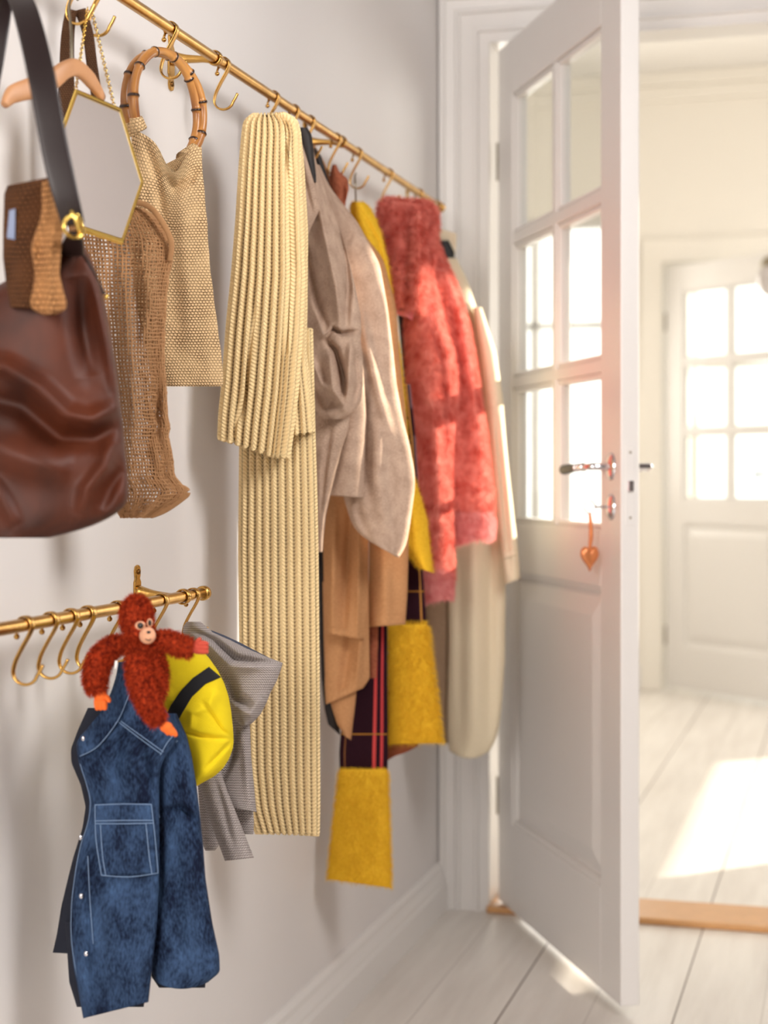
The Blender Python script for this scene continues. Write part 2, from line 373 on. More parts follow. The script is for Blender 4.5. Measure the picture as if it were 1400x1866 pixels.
def patch(loft, A, B, off=.002, th=.002, nu=24, nv=10, ext=None):
    """cloth strip between pixel polylines A and B, lying on a loft's front"""
    A = np.array(A, float); B = np.array(B, float); a = np.stack([arr(A[:, 0], nu), arr(A[:, 1], nu)], 1); b = np.stack([arr(B[:, 0], nu), arr(B[:, 1], nu)], 1)
    u = np.linspace(0, 1, nv)[:, None, None]; g = a[None]*(1-u)+b[None]*u; t = loft.front(g[..., 0], g[..., 1])
    F1 = Wp(g[..., 0], g[..., 1], t-off); F2 = Wp(g[..., 0], g[..., 1], t-off+th); V = np.vstack([F1.reshape(-1, 3), F2.reshape(-1, 3)])
    f = grid_faces(nv, nu); F = [tuple(x) for x in f]+[tuple((x+nv*nu)[::-1]) for x in f]; k = nv*nu
    for j in range(nu-1): F.append((j+1, j, j+k, j+1+k)); q = (nv-1)*nu; F.append((q+j, q+j+1, q+j+1+k, q+j+k))
    for i in range(nv-1): F.append((i*nu, (i+1)*nu, (i+1)*nu+k, i*nu+k)); q = nu-1; F.append(((i+1)*nu+q, i*nu+q, i*nu+q+k, (i+1)*nu+q+k))
    sc = 2.0/3000; UV = np.stack([g[..., 0]*sc, -g[..., 1]*sc], -1).reshape(-1, 2)
    return V, F, np.vstack([UV, UV])
def seam(loft, pts, r=.0007, off=.0006, n=60):
    p = spline(np.array(pts, float), n); t = loft.front(p[:, 0], p[:, 1]); return tube_geo(Wp(p[:, 0], p[:, 1], t-off), np.full(n, r), 6)
# ================================================================== the rooms
S = 'structure'
YB = 3.85; FY = 8.07
boxes('floor', [((-1.8, -2.2, -.05), (2.55, 10.6, 0))], M['floor'], kind=S)
boxes('wall_left', [((-.12, -2.2, 0), (0, YB+.12, 3.0))], M['wall'], kind=S)
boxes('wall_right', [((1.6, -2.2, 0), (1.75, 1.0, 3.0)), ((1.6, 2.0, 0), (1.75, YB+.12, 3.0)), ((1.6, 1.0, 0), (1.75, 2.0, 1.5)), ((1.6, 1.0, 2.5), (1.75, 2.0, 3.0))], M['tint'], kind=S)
boxes('wall_front', [((-.12, -2.2, 0), (.1, -2.05, 3.0)), ((1.4, -2.2, 0), (1.75, -2.05, 3.0)), ((.1, -2.2, 0), (1.4, -2.05, 1.05)), ((.1, -2.2, 2.45), (1.4, -2.05, 3.0))], M['wall'], kind=S)
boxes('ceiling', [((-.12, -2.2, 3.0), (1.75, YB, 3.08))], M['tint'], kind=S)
boxes('ceiling_far', [((-1.8, YB, 3.0), (2.55, FY+.15, 3.08)), ((-.14, FY+.15, 3.0), (2.55, 10.6, 3.08))], M['ceil'], kind=S)
DX0, DX1 = .118, 1.55
boxes('wall_back', [((0, YB, 0), (DX0, YB+.12, 3.0)), ((DX1, YB, 0), (2.4, YB+.12, 3.0)), ((DX0, YB, 2.075), (DX1, YB+.12, 3.0))], M['white'], kind=S)
# casing round the doorway (stepped profile)
def prof_box(name, x0, x1, z0, z1, horiz=False):
    if not horiz:
        w_ = x1-x0; steps = [(0, .10, .030), (.10, .34, .020), (.34, .40, .026), (.40, .72, .016), (.72, .80, .022), (.80, 1, .012)]
        bs = [((x0+w_*a, YB-d, z0), (x0+w_*b, YB, z1)) for a, b, d in steps]
    else:
        h_ = z1-z0; steps = [(0, .20, .012), (.20, .28, .022), (.28, .60, .016), (.60, .66, .026), (.66, .90, .020), (.90, 1, .030)]
        bs = [((x0, YB-d, z0+h_*a), (x1, YB, z0+h_*b)) for a, b, d in steps]
    return boxes(name, bs, M['white'], bev=.002, kind=S)
def casing(name, xa, xb, zi, wd_):
    pr = [(0, 0), (0, .012), (.20, .012), (.22, .022), (.28, .022), (.30, .016), (.58, .016), (.60, .026), (.66, .026), (.70, .018), (.88, .022), (.90, .030), (1, .030), (1, 0)]
    V = []; n = len(pr)
    for k in range(4):
        for o, d in pr:
            o *= wd_; V.append([(xa-o, YB-d, 0), (xa-o, YB-d, zi+o), (xb+o, YB-d, zi+o), (xb+o, YB-d, 0)][k])
    F = [(k*n+i, k*n+(i+1) % n, (k+1)*n+(i+1) % n, (k+1)*n+i) for k in range(3) for i in range(n)]
    o = add(name, (np.array(V), F), M['white'], None, smooth=False); o['kind'] = S
casing('trim_1', .122, DX1-.004, 2.068, .118)
boxes('trim_2', [((.004, YB-.045, 2.186), (DX1+.03, YB, 2.205)), ((.004, YB-.032, 2.205), (DX1+.03, YB, 2.235)), ((.004, YB-.05, 2.235), (DX1+.03, YB, 2.25))], M['white'], bev=.003, kind=S)
V = []
def baseboard(name, x_at, y0, y1, side):   # profile along Y
    pr = [(0, 0), (.024, 0), (.024, .062), (.020, .070), (.019, .078), (.013, .092), (.012, .104), (.006, .113), (0, .113)]
    P = np.array([[x_at+side*a, y, z] for y in (y0, y1) for a, z in pr]); n = len(pr)
    F = [(i, (i+1) % n, n+(i+1) % n, n+i) for i in range(n)]+[tuple(range(n))[::-1], tuple(range(n, 2*n))]
    o = add(name, (P, F), M['white'], None, smooth=False); o['kind'] = S
baseboard('baseboard_left', 0.0, -2.05, YB-.0005, 1); baseboard('baseboard_right', 1.6, -2.05, YB-.0005, -1)
boxes('trim_3', [((DX0+.001, YB-.03, .0), (DX1-.001, YB+.15, .016))], M['oak'], bev=.004, kind=S)
# far room
FY = 8.07
boxes('wall_far', [((-1.8, FY, 0), (-1.0, FY+.15, 3.0)), ((-1.0, FY, 0), (-.14, FY+.15, .72)), ((-1.0, FY, 2.32), (-.14, FY+.15, 3.0)), ((-.14, FY, 0), (.07, FY+.15, 3.0)),
      ((.07, FY, 2.08), (.97, FY+.15, 3.0)), ((.97, FY, 0), (2.4, FY+.15, 3.0))], M['farwall'], kind=S)
boxes('wall_far_left', [((-1.8, YB+.12, 0), (-1.65, FY, 3.0))], M['farwall'], kind=S)
boxes('wall_far_near', [((-1.65, YB, 0), (-.12, YB+.12, 3.0))], M['farwall'], kind=S)
# unseen right wall of the far room; openings made up to aim the low sun
boxes('wall_far_right', [((2.4, YB, 0), (2.55, 4.3, 3)), ((2.4, 4.3, 0), (2.55, 5.15, 1.4)), ((2.4, 5.15, 0), (2.55, 5.75, .73)), ((2.4, 5.15, .80), (2.55, 5.75, 1.4)), ((2.4, 4.3, 2.3), (2.55, 5.75, 3)),
      ((2.4, 5.75, .76), (2.55, 8.22, 3)), ((2.4, 5.75, 0), (2.55, 8.22, .08)), ((2.4, 5.75, .08), (2.55, 6.1, .76)), ((2.4, 8.03, .08), (2.55, 8.22, .76))], M['farwall'], kind=S)
boxes('wall_beyond', [((-.14, FY+.15, 0), (-.02, 10.5, 3)), ((1.3, 10.5, 0), (2.55, 10.6, 3)), ((-.14, 10.5, 0), (1.3, 10.6, .6)), ((-.14, 10.5, 2.3), (1.3, 10.6, 3)), ((2.4, 8.22, 0), (2.55, 10.5, 3))], M['farwall'], kind=S)
for i, (a, b) in enumerate([((-.02, 10.52, .6), (1.3, 10.58, 2.3)), ((-1.0, FY+.05, .72), (-.14, FY+.11, 2.32))]):
    e = empty('window_%d' % (i+1), (a[0], a[1], a[2]), kind=S)
    x0, y0, z0 = a; x1, y1, z1 = b; m_ = (x0+x1)/2
    boxes('window_frame', [((x0, y0, z0), (x0+.05, y1, z1)), ((x1-.05, y0, z0), (x1, y1, z1)), ((x0, y0, z0), (x1, y1, z0+.05)), ((x0, y0, z1-.05), (x1, y1, z1)), ((m_-.02, y0, z0), (m_+.02, y1, z1)),
          ((x0, y0, z0+(z1-z0)*.66), (x1, y1, z0+(z1-z0)*.66+.03))], M['white'], e, bev=.003)
    boxes('pane', [((x0+.02, (y0+y1)/2-.002, z0+.02), (x1-.02, (y0+y1)/2+.002, z1-.02))], M['glass'], e)
boxes('trim_4', [((-1.65, FY-.05, 2.93), (2.4, FY, 3.0)), ((-1.65, FY-.03, 2.86), (2.4, FY, 2.93))], M['farwall'], bev=.006, kind=S)
boxes('trim_5', [((-.03, FY-.02, 0), (.07, FY, 2.18)), ((-.03, FY-.024, 2.08), (1.07, FY, 2.19)), ((.97, FY-.02, 0), (1.07, FY, 2.18))], M['farwall'], bev=.003, kind=S)
boxes('baseboard_back', [((-1.65, FY-.02, 0), (-.03, FY, .12))], M['white'], bev=.004, kind=S)

def make_door(name, loc, rz, wd=.822, ht=2.032, z0=.022, th=.038):
    D = empty(name, loc, rz=rz, kind=S); Wm = M['white']
    st, rs = .112, .105; mx, mw = wd*.505, .026; g0, g1 = .93, 1.925; rails = [1.253, 1.588]
    bs = [((0, 0, z0), (st, th, z0+ht)), ((wd-st, 0, z0), (wd, th, z0+ht)), ((st, 0, g1), (wd-st, th, z0+ht)), ((st, 0, .815), (wd-st, th, g0)), ((st, 0, z0), (wd-st, th, .225)),
          ((mx-mw/2, .002, g0), (mx+mw/2, th-.002, g1))]
    for r in rails: bs.append(((st, .0025, r-mw/2), (wd-st, th-.0025, r+mw/2)))
    boxes('frame', bs, Wm, D, bev=.0025, local=True)
    xs = [(st, mx-mw/2), (mx+mw/2, wd-st)]; zs = [(g0, rails[0]-mw/2), (rails[0]+mw/2, rails[1]-mw/2), (rails[1]+mw/2, g1)]
    for (a, b) in xs:
        for (c, d) in zs:
            q = .011
            ml = boxes('glazing_bead', [((a, .006, c), (a+q, th-.006, d)), ((b-q, .006, c), (b, th-.006, d)), ((a, .006, c), (b, th-.006, c+q)), ((a, .006, d-q), (b, th-.006, d))], Wm, D, bev=.004, local=True)
            boxes('pane', [((a+.004, th/2-.0015, c+.004), (b-.004, th/2+.0015, d-.004))], M['glass'], D, local=True)
    # raised panel below
    a, b, c, d = st, wd-st, .225, .815
    V = []; F = []
    def rect(i, y): return [(a+i, y, c+i), (b-i, y, c+i), (b-i, y, d-i), (a+i, y, d-i)]
    for i, y in ((0, .003), (.010, .006), (.014, .014), (.022, .014), (.060, .004)): V += rect(i, y)
    for k in range(4):
        for j in range(4): F.append((k*4+j, k*4+(j+1) % 4, k*4+4+(j+1) % 4, k*4+4+j))
    F.append((16, 17, 18, 19)); n0 = len(V)
    V += [(a, th-.008, c), (b, th-.008, c), (b, th-.008, d), (a, th-.008, d)]; F.append((n0+3, n0+2, n0+1, n0))
    me = rawmesh('panel', V, F); o = bpy.data.objects.new('panel', me); COL.objects.link(o); me.materials.append(Wm); o.parent = D
    # lock set
    def L(nm, geo, mat, par=None, sm=True):
        me = rawmesh(nm, geo[0], geo[1], geo[2] if len(geo) > 2 else None); o = bpy.data.objects.new(nm, me); COL.objects.link(o); me.materials.append(mat); o.parent = par or D
        if sm: me.polygons.foreach_set('use_smooth', [True]*len(me.polygons))
        return o
    hx, hz = wd-.050, 1.053
    for sgn, yb in ((-1, 0), (1, th)):
        rs_ = L('rosette', ellipsoid((hx, yb, hz), (.020, .010, .027)), M['chrome'])
        L('handle', merge([tube_geo(spline([(hx, yb, hz), (hx, yb+sgn*.03, hz), (hx-.008, yb+sgn*.044, hz), (hx-.03, yb+sgn*.047, hz-.001), (hx-.075, yb+sgn*.047, hz-.002)], 40), arr([.008, .007, .0075, .006, .0062, .0055], 40)),
             ellipsoid((hx-.03, yb+sgn*.047, hz-.001), (.004, .009, .009)), ellipsoid((hx-.050, yb+sgn*.047, hz-.001), (.003, .008, .008)), ellipsoid((hx-.068, yb+sgn*.047, hz-.002), (.003, .0085, .0085))]), M['chrome'], rs_)
        L('grip', tube_geo(spline([(hx-.068, yb+sgn*.047, hz-.002), (hx-.10, yb+sgn*.047, hz-.003), (hx-.142, yb+sgn*.047, hz-.005), (hx-.152, yb+sgn*.047, hz-.005)], 30), arr([.0065, .0085, .0105, .0105, .004], 30)), M['black'] if sgn < 0 else M['chrome'], rs_)
        L('escutcheon', ellipsoid((hx, yb, hz-.078), (.020, .010, .026)), M['chrome'])
    boxes('lock_plate', [((wd-.001, th/2-.010, .940), (wd+.0012, th/2+.010, 1.094))], Wm, D, bev=.001, local=True)
    boxes('latch', [((wd-.001, th/2-.006, 1.005), (wd+.007, th/2+.005, 1.026))], M['chrome'], D, bev=.001, local=True)
    for zz in (.955, 1.08): L('screw', ellipsoid((wd+.001, th/2, zz), (.001, .0028, .0028), nu=10, nv=6), M['steel'])
    for zz in (.27, 1.79):
        hg = L('hinge', merge([tube_geo([(-.008, .004, zz-.045), (-.008, .004, zz), (-.008, .004, zz+.045)], [.006]*3), boxm([((-.010, .004, zz-.03), (.0, .008, zz+.03))])]), M['steel'], sm=False)
    return D
D1 = make_door('door_1', (.138, 3.868, 0), math.atan2(-.720, .389))
D2 = make_door('door_2', (.09, 8.06, 0), math.atan2(-.44, .509))

# globe wall lamp by the far door, cut by the picture's edge
g = empty('pendant_lamp', Wp(1414, 470, 6.6), 'white glass globe lamp with dark cap in far room, cut by right edge', 'lamp')
add('globe', ellipsoid(Wp(1414, 508, 6.6), (.075, .075, .075)), plain('opal_glass', (206, 200, 200), .15), g)
add('cap', ellipsoid(Wp(1414, 482, 6.6), (.060, .060, .04)), M['steel'], g)
c_ = Wp(1414, 478, 6.6); tube('cord', [c_, (c_[0], c_[1], 3.0)], .003, M['black'], g, sp=False)

# ================================================================== rails
ZU, ZL, XR, RR = 1.635, .868, .070, .0082
def ring(c, ax, R, r, n=28):
    a = np.linspace(0, 2*math.pi, n+1)
    u, v = (np.array([1., 0, 0]), np.array([0, 0, 1.])) if ax == 'y' else (np.array([0, 1., 0]), np.array([0, 0, 1.]))
    P = np.asarray(c)+R*(np.cos(a)[:, None]*u+np.sin(a)[:, None]*v); return P
def make_bracket(y, z, parent):
    # lobed wall plate with two screws, arm and collar that carries the tube
    pr = [(0, .043), (.006, .041), (.009, .034), (.0075, .027), (.006, .024), (.010, .019), (.010, 0)]
    half = pr+[(a, -b) for a, b in pr[::-1][1:]]; out = half+[(-a, b) for a, b in half[::-1][1:-1]]
    n = len(out); V = [(.0, y+a, z+b) for a, b in out]+[(.0035, y+a, z+b) for a, b in out]
    F = [tuple(range(n)), tuple(range(n, 2*n))[::-1]]+[(i, i+n, (i+1) % n+n, (i+1) % n) for i in range(n)]
    br = add('bracket', (V, F), M['brass'], parent, smooth=False); mb = br.modifiers.new('b', 'BEVEL'); mb.width = .001; mb.segments = 2
    for s_ in (-1, 1): add('screw', merge([ellipsoid((.004, y, z+s_*.033), (.0022, .0038, .0038), nu=14, nv=8)]), M['brass_dark'], br)
    add('arm', merge([ribbon_geo(spline([(.003, y, z+.004), (.025, y, z+.002), (.05, y, z), (XR-.004, y, z)], 14), [.020, .014, .011, .012], [.022, .012, .009, .016], (0, 1, 0)),
        ribbon_geo(ring((XR, y, z), 'y', RR+.0015, 0), .011, .003, (0, 1, 0), ns=3)]), M['brass'], br)
def make_rail(label, z, y0, y1, brs, end):
    r = empty('clothes_rail', (XR, y0, z), label, 'rail', 'brass wall rails')
    add('tube', tube_geo([(XR, y, z) for y in np.linspace(y0, y1, 20)], np.full(20, RR-.0006), 24), M['brass'], r)
    for yb in brs: make_bracket(yb, z, r)
    for (ye, d) in end:
        add('end_cap', tube_geo([(XR, ye, z), (XR, ye+d*.001, z), (XR, ye+d*.010, z), (XR, ye+d*.012, z)], [RR, RR+.0022, RR+.0022, RR-.001], 24), M['brass'], r)
    return r
def yrail(px): t = tX(px, XR); return float((t*FW+((px-700)/3000*t)*RT)[1])
upper = make_rail('long upper brass rail carrying the coats and bags', ZU, 1.30, yrail(802), [yrail(392), yrail(622), yrail(797)], [(yrail(802), 1)])
lower = make_rail('short lower brass rail carrying the children\'s clothes', ZL, 1.30, yrail(368), [yrail(334)], [(yrail(368), 1)])

def hook_geos():
    # strap round the tube (a plane across the rail), arm slanting back, then the J; z down
    a = np.radians(np.linspace(-150, 35, 16)); top = [(RR*1.12*math.sin(x), RR*1.12*math.cos(x)) for x in a]
    a = np.radians(np.linspace(-120, 95, 22)); R = RR+.0010
    arc = [(R*math.sin(x), R*math.cos(x)) for x in a]
    arm = [(.0085, -.004), (.004, -.013), (-.004, -.026), (-.0115, -.040), (-.0145, -.050)]
    b = np.radians(np.linspace(190, 345, 12)); J = [(0+.0148*math.cos(x), -.053+.0135*math.sin(x)) for x in b]; tip = [(.0185, -.050), (.0215, -.044)]
    pts = np.array(arc+arm+J+tip); P = np.stack([pts[:, 0], 0*pts[:, 0], pts[:, 1]], 1); P = np.vstack([P[:22], spline(P[21:], 60)[1:]])
    n = len(P); u = np.linspace(0, 1, n)
    wd = np.interp(u, [0, .30, .36, .55, .66, .9, 1], [.0115, .0115, .011, .0062, .0042, .0042, .0040]); th = np.interp(u, [0, .3, .5, .66, 1], [.0022, .0022, .0024, .0034, .0036])
    body = ribbon_geo(P, wd, th, (0, 1, 0), ns=3, e=3.2)
    knob = merge([tube_geo([(-.0085, 0, -.0045), (-.0105, 0, -.010), (-.0105, 0, -.013)], [.0018]*3, 8), ellipsoid((-.0105, 0, -.0135), (.0034, .0034, .0034), nu=12, nv=8)])
    return body, knob
hb, hk = hook_geos()
h0 = empty('rail_hook', (0, 0, 0)); hbo = add('hook_arm', hb, M['brass'], h0); hko = add('knob', hk, M['brass'], h0)
hooks_used = [False]
def hook(y, z, label, group, rot=0):
    if not hooks_used[0]: o = h0; hooks_used[0] = True
    else:
        o = h0.copy(); COL.objects.link(o)
        for ch in (hbo, hko): c = ch.copy(); COL.objects.link(c); c.parent = o
    o.location = (XR, y, z); o.rotation_euler = (0, 0, rot); o['label'] = label; o['category'] = 'hook'; o['group'] = group; return o
GU, GL = 'brass hooks on the upper rail', 'brass hooks on the lower rail'
for px, lb, rt in [(18, 'brass hook carrying the brown leather bag strap', 0), (143, 'brass hook at top edge carrying the dark handles of the brown net bag', 0), (180, 'brass hook at top edge carrying the chain of the hexagonal mirror', 0),
               (312, 'brass hook holding the round bamboo handles of the straw bag', 0), (408, 'empty brass hook beside the first wall bracket, right of bamboo handles', 0),
               (499, 'brass hook above the folded top of the cream scarf', 0), (536, 'second brass hook above the cream scarf, left of the coat hook', .04), (565, 'brass hook carrying the grey wool coat', 0),
               (613, 'brass hook carrying the rust brown knitted loop', 0), (652, 'brass hook carrying the wire of the mustard cardigan hanger', 0), (709, 'brass hook above the left corner of the coral fur collar', 0),
               (764, 'last brass hook near the rail end above the coral fur coat', 0)]:
    hook(yrail(px), ZU, lb, GU, rt)
for px, lb, rt in [(46, 'empty brass hook on lower rail, farthest left of the four empty ones', 0), (92, 'empty brass hook on lower rail, second from left', .05), (129, 'empty brass hook on lower rail, third from left', .02), (160, 'empty brass hook on lower rail, nearest the plush orangutan', -.04),
               (214, 'brass hook behind the plush orangutan carrying the denim shirt', 0), (294, 'brass hook carrying the yellow beanie', 0), (352, 'brass hook at rail end carrying the grey knitted cardigan', 0)]:
    hook(yrail(px), ZL, lb, GL, rt)
# ================================================================== bags and mirror (left)
leather = (lambda s: (s.bump(s.noise(s.uvv if s.uv() else None, 500, 3), .0002), s.fin(s.mix(s.ramp(s.noise(s.uvv, 9, 4), .35, .75), lin(84, 37, 17), lin(34, 13, 7)), .56, 0, .35, .5))[1])(NT('brown_leather'))
blackleather = plain('black_leather_strap', (30, 18, 18), .45)
raffia_shade = weave('raffia_shade_weave', (98, 62, 36), (30, 16, 8), .0055, .005, .0015, .6)  # same weave with the shade on the pouch body painted into its colour
raffia = weave('raffia_lit_weave', (190, 136, 86), (74, 42, 22), .0065, .0058, .002, .6)  # lit copy of the pouch weave, brightness painted in for the flap
straw = weave('straw_crochet', (244, 208, 158), (96, 62, 32), .0048, .0037, .0016, .66, .45)
netm = plain('net_twine', (180, 134, 90), .85, nscale=300, namt=.3)
# --- brown leather shoulder bag
bag = empty('shoulder_bag', Wp(60, 980, 1.72), 'large brown leather shoulder bag with black strap hanging at the left edge', 'bag')
BL = Loft([(446, 112, 152), (470, 92, 165), (500, 30, 176), (540, -40, 188), (600, -90, 200), (680, -120, 213), (760, -135, 221), (830, -135, 228), (880, -130, 232), (908, -120, 233), (930, -110, 220), (950, -95, 188), (968, -70, 140), (980, -40, 88)],
    1.71, .05, 2.2, folds=[(3, .004, .3, .1), (5, .003, 1.2, -.2)], env=(.2, .8), hem=0, sm=9,
    creases=[([(-60, 660), (10, 668), (70, 705), (120, 755), (165, 765), (212, 742)], 17, .017), ([(-40, 720), (40, 740), (110, 800), (170, 800), (215, 780)], 20, -.012), ([(165, 470), (185, 560), (205, 660), (216, 740)], 13, .010),
             ([(140, 500), (150, 600), (165, 690)], 20, -.010), ([(205, 800), (190, 850), (160, 890), (150, 940)], 14, .010), ([(222, 850), (200, 890), (185, 930)], 12, -.008), ([(-20, 860), (30, 960)], 12, .006), ([(-60, 800), (60, 840), (130, 860)], 30, .010)])
BL.add('body', leather, bag, 160, 220)
add('seam_piping', merge([seam(BL, [(132, 450), (150, 462), (172, 500), (190, 536)], .0016, .001)]), blackleather, bag)
add('zip_pull', ellipsoid(Wp(194, 541, 1.69), (.0022, .0022, .0024)), M['gold'], bag)
def strip(name, pts, w, th, mat, par, t, wdir=None, n=40):
    P = spline(np.array([Wp(x, y, tt) for (x, y), tt in zip(pts, np.broadcast_to(t, (len(pts),)))]), n)
    return add(name, ribbon_geo(P, w, th, RT*.97+FW*.2 if wdir is None else wdir, ns=4), mat, par)
st = strip('strap', [(4, -52), (22, -28), (46, 20), (74, 130), (98, 260), (118, 350), (134, 410)], [.020, .026, .027, .027, .022], .003, blackleather, bag, [1.78, 1.72, 1.66, 1.62, 1.61, 1.61, 1.62])
strip('strap', [(10, -54), (2, -20), (-8, 60), (-40, 240), (-90, 520)], .026, .003, blackleather, bag, [1.79, 1.74, 1.70, 1.70, 1.70])
def loop(pts, r, t): return tube_geo(spline([Wp(x, y, tt) for x, y, tt in pts], 60, True), np.full(60, r), 10)
def closed(P, r, ns=10): P = np.vstack([P, P[:1]]); return tube_geo(P, np.full(len(P), r), ns)
rg = spline([Wp(*q) for q in [(120, 400, 1.60), (140, 392, 1.60), (148, 408, 1.61), (150, 426, 1.62), (132, 432, 1.61), (118, 420, 1.60)]], 50, True)
buckle = add('buckle', merge([closed(rg, .0019), tube_geo([Wp(130, 384, 1.60), Wp(136, 395, 1.60), Wp(142, 410, 1.60), Wp(146, 432, 1.61)], [.0020]*4), tube_geo([Wp(143, 432, 1.6), Wp(149, 430, 1.61), Wp(150, 416, 1.61)], [.002]*3)]), M['gold'], bag)
strip('strap_end', [(134, 425), (134, 440), (130, 462)], [.012, .020, .026], .005, blackleather, bag, [1.615, 1.63, 1.66])
# --- raffia pouch with a cloth label
po = empty('raffia_pouch', Wp(80, 570, 1.62), 'small dark raffia pouch with pale cloth label, hanging left of the mirror', 'bag')
PO = Loft([(334, 14, 104), (350, 8, 106), (420, 6, 108), (470, 6, 108), (520, 12, 100), (560, 20, 90)], 1.66, .02, 2.4, folds=[(4, .002, 0, .2)], env=(.5, 1), top=(4, -14))
PO.add('body', raffia_shade, po, 80, 80)
PF = Loft([(326, 76, 103), (350, 75, 105), (375, 76, 107), (400, 72, 113), (420, 64, 115), (450, 55, 111), (500, 62, 107), (530, 58, 114), (550, 53, 120), (562, 56, 120), (570, 68, 110), (574, 80, 98)], 1.632, .012, 2.2, folds=[(3, .003, .6, .3)], creases=[([(98, 400), (92, 470), (90, 560)], 8, .005), ([(72, 420), (70, 500)], 8, -.004)], top=(8, -6))
PF.add('side_flap', raffia, po, 80, 100)
add('handle', merge([ribbon_geo(spline([Wp(*q) for q in [(16, -44, 1.775), (40, 30, 1.73), (70, 140, 1.69), (98, 260, 1.665), (96, 336, 1.66)]], 30), .010, .004, RT, ns=4)]), raffia_shade, po)
lab = add('label', patch(PO, [(17, 383), (28, 380)], [(12, 434), (27, 437)], .003, .001, 6, 10), plain('label_cloth', (140, 152, 180), .8), po)
lab['label'] = 'pale blue grey cloth label'
# --- brown net bag
nb = empty('net_bag', Wp(260, 940, 1.95), 'long brown net bag with open mesh body and dark woven handles behind the mirror', 'bag')
NB = Loft([(372, 118, 262), (390, 122, 285), (420, 128, 303), (440, 130, 312), (475, 135, 311), (500, 140, 305), (540, 145, 300), (600, 155, 297), (660, 162, 296), (700, 170, 299), (760, 180, 302), (775, 184, 308), (792, 186, 303), (820, 190, 309), (845, 194, 314), (868, 198, 314), (884, 202, 330), (896, 206, 342), (912, 210, 325), (930, 216, 296), (942, 224, 274)],
    2.0, .022, 2.0, folds=[(4, .005, .5, .35), (7, .003, 1.5, -.3)], env=(.5, 1), top=(-20, 10), sm=5, creases=[([(262, 440), (275, 560), (250, 700)], 14, .010), ([(225, 470), (235, 600), (245, 760), (235, 900)], 12, .010), ([(205, 480), (215, 640)], 12, -.006), ([(290, 700), (270, 820), (290, 900)], 12, -.007)])
def netgeo(Lf, nu, nv, r):
    P, UV, px, yy = Lf.grid(nu, nv); P = P[5:-4]; nr, nc = P.shape[:2]
    ii, jj = np.meshgrid(np.arange(nr), np.arange(nc-1), indexing='ij'); off = (rng.random((nr, nc, 1))-.5)*.0016; Q = P+off*RT+np.roll(off, 3)*UP
    # square-section strands along every row and column
    N = np.cross(np.gradient(Q, axis=0), np.gradient(Q, axis=1)); N /= np.linalg.norm(N, axis=2)[..., None]+1e-12
    V = []; F = []; base = 0
    for axis in (0, 1):
        A = Q if axis == 0 else Q.transpose(1, 0, 2); NN = N if axis == 0 else N.transpose(1, 0, 2)
        if axis == 1: A = A[:-1]; NN = NN[:-1]
        T = np.gradient(A, axis=1); T /= np.linalg.norm(T, axis=2)[..., None]+1e-12; S = np.cross(T, NN); rr = r*(1+.3*rng.random(A.shape[:2]+(1,)))
        ring4 = np.stack([A+S*rr, A+NN*rr, A-S*rr, A-NN*rr], 2); m, k = A.shape[:2]
        V.append(ring4.reshape(-1, 3)); i, j, q = np.meshgrid(np.arange(m), np.arange(k-1), np.arange(4), indexing='ij'); a = base+((i*k+j)*4)
        F.append(np.stack([a+q, a+(q+1) % 4, a+4+(q+1) % 4, a+4+q], -1).reshape(-1, 4)); base += m*k*4
    return np.vstack(V), np.vstack(F)
add('mesh_body', netgeo(NB, 70, 86, .00105), netm, nb)
add('top_band', NB.geo(60, 60) if False else ribbon_geo(spline([Wp(150, 372, 1.98), Wp(210, 365, 1.975), (Wp(262, 372, 1.98)), Wp(290, 396, 1.98), Wp(312, 440, 1.985), Wp(309, 476, 1.99)], 40), .007, .004, UP*.7+RT*.7, ns=3), netm, nb)
hd = weave('dark_handle_weave', (96, 66, 44), (30, 18, 10), .003, .0026, .001)
strip('handle', [(130, 18), (124, 60), (122, 110), (122, 180), (130, 300), (160, 380)], [.013, .016, .018, .022, .026], .004, hd, nb, [1.955, 1.955, 1.96, 1.965, 1.97, 1.98])
strip('handle', [(146, 18), (160, 60), (168, 120), (180, 190), (205, 300), (240, 378)], [.014, .013, .013, .018, .022], .004, hd, nb, [1.965, 1.965, 1.965, 1.97, 1.975, 1.985])
strip('tassel_edge', [(300, 880), (318, 884), (340, 895), (330, 908), (300, 930), (276, 942)], [.004, .008, .010, .008, .004], .005, netm, nb, 1.995, wdir=UP)
# --- straw bag with bamboo handles
sb = empty('straw_bag', Wp(350, 705, 2.19), 'straw crochet bag with round bamboo handles, nearest the cream scarf', 'bag')
SB = Loft([(292, 240, 366), (320, 242, 368), (360, 240, 372), (400, 238, 376), (480, 240, 381), (560, 250, 391), (620, 262, 399), (670, 275, 405), (695, 283, 406), (704, 290, 404)], 2.19, .015, 2.0, folds=[(3, .0025, .4, .1), (6, .0015, 1, .15)], env=(.8, .8),
    top=lambda e: -22-38*np.clip(-e-.1, 0, 1)**.8-2+46*np.exp(-((e-.22)/.34)**2), tp=9, creases=[([(300, 320), (320, 345), (345, 330), (362, 300)], 9, -.006), ([(262, 250), (285, 320), (300, 420)], 9, -.005), ([(250, 300), (262, 440)], 8, .004), ([(330, 360), (340, 520), (345, 690)], 16, .004)], wob=.8)
SB.add('body', straw, sb, 120, 160)
bam = (lambda s: (s.uv(), s.fin(s.mix(s.ramp(s.ma('ABSOLUTE', s.ma('SUBTRACT', s.ma('FRACT', s.ma('DIVIDE', s.ma('ADD', s.uv()[1], 5.0), .043)), .5)), .43, .48),
        s.mix(s.ramp(s.noise(s.uvv, 40, 3, .5, 1, .25, 1), .35, .7), lin(204, 146, 80), lin(124, 68, 28)), lin(40, 18, 10)), .33, 0, .5))[1])(NT('bamboo'))
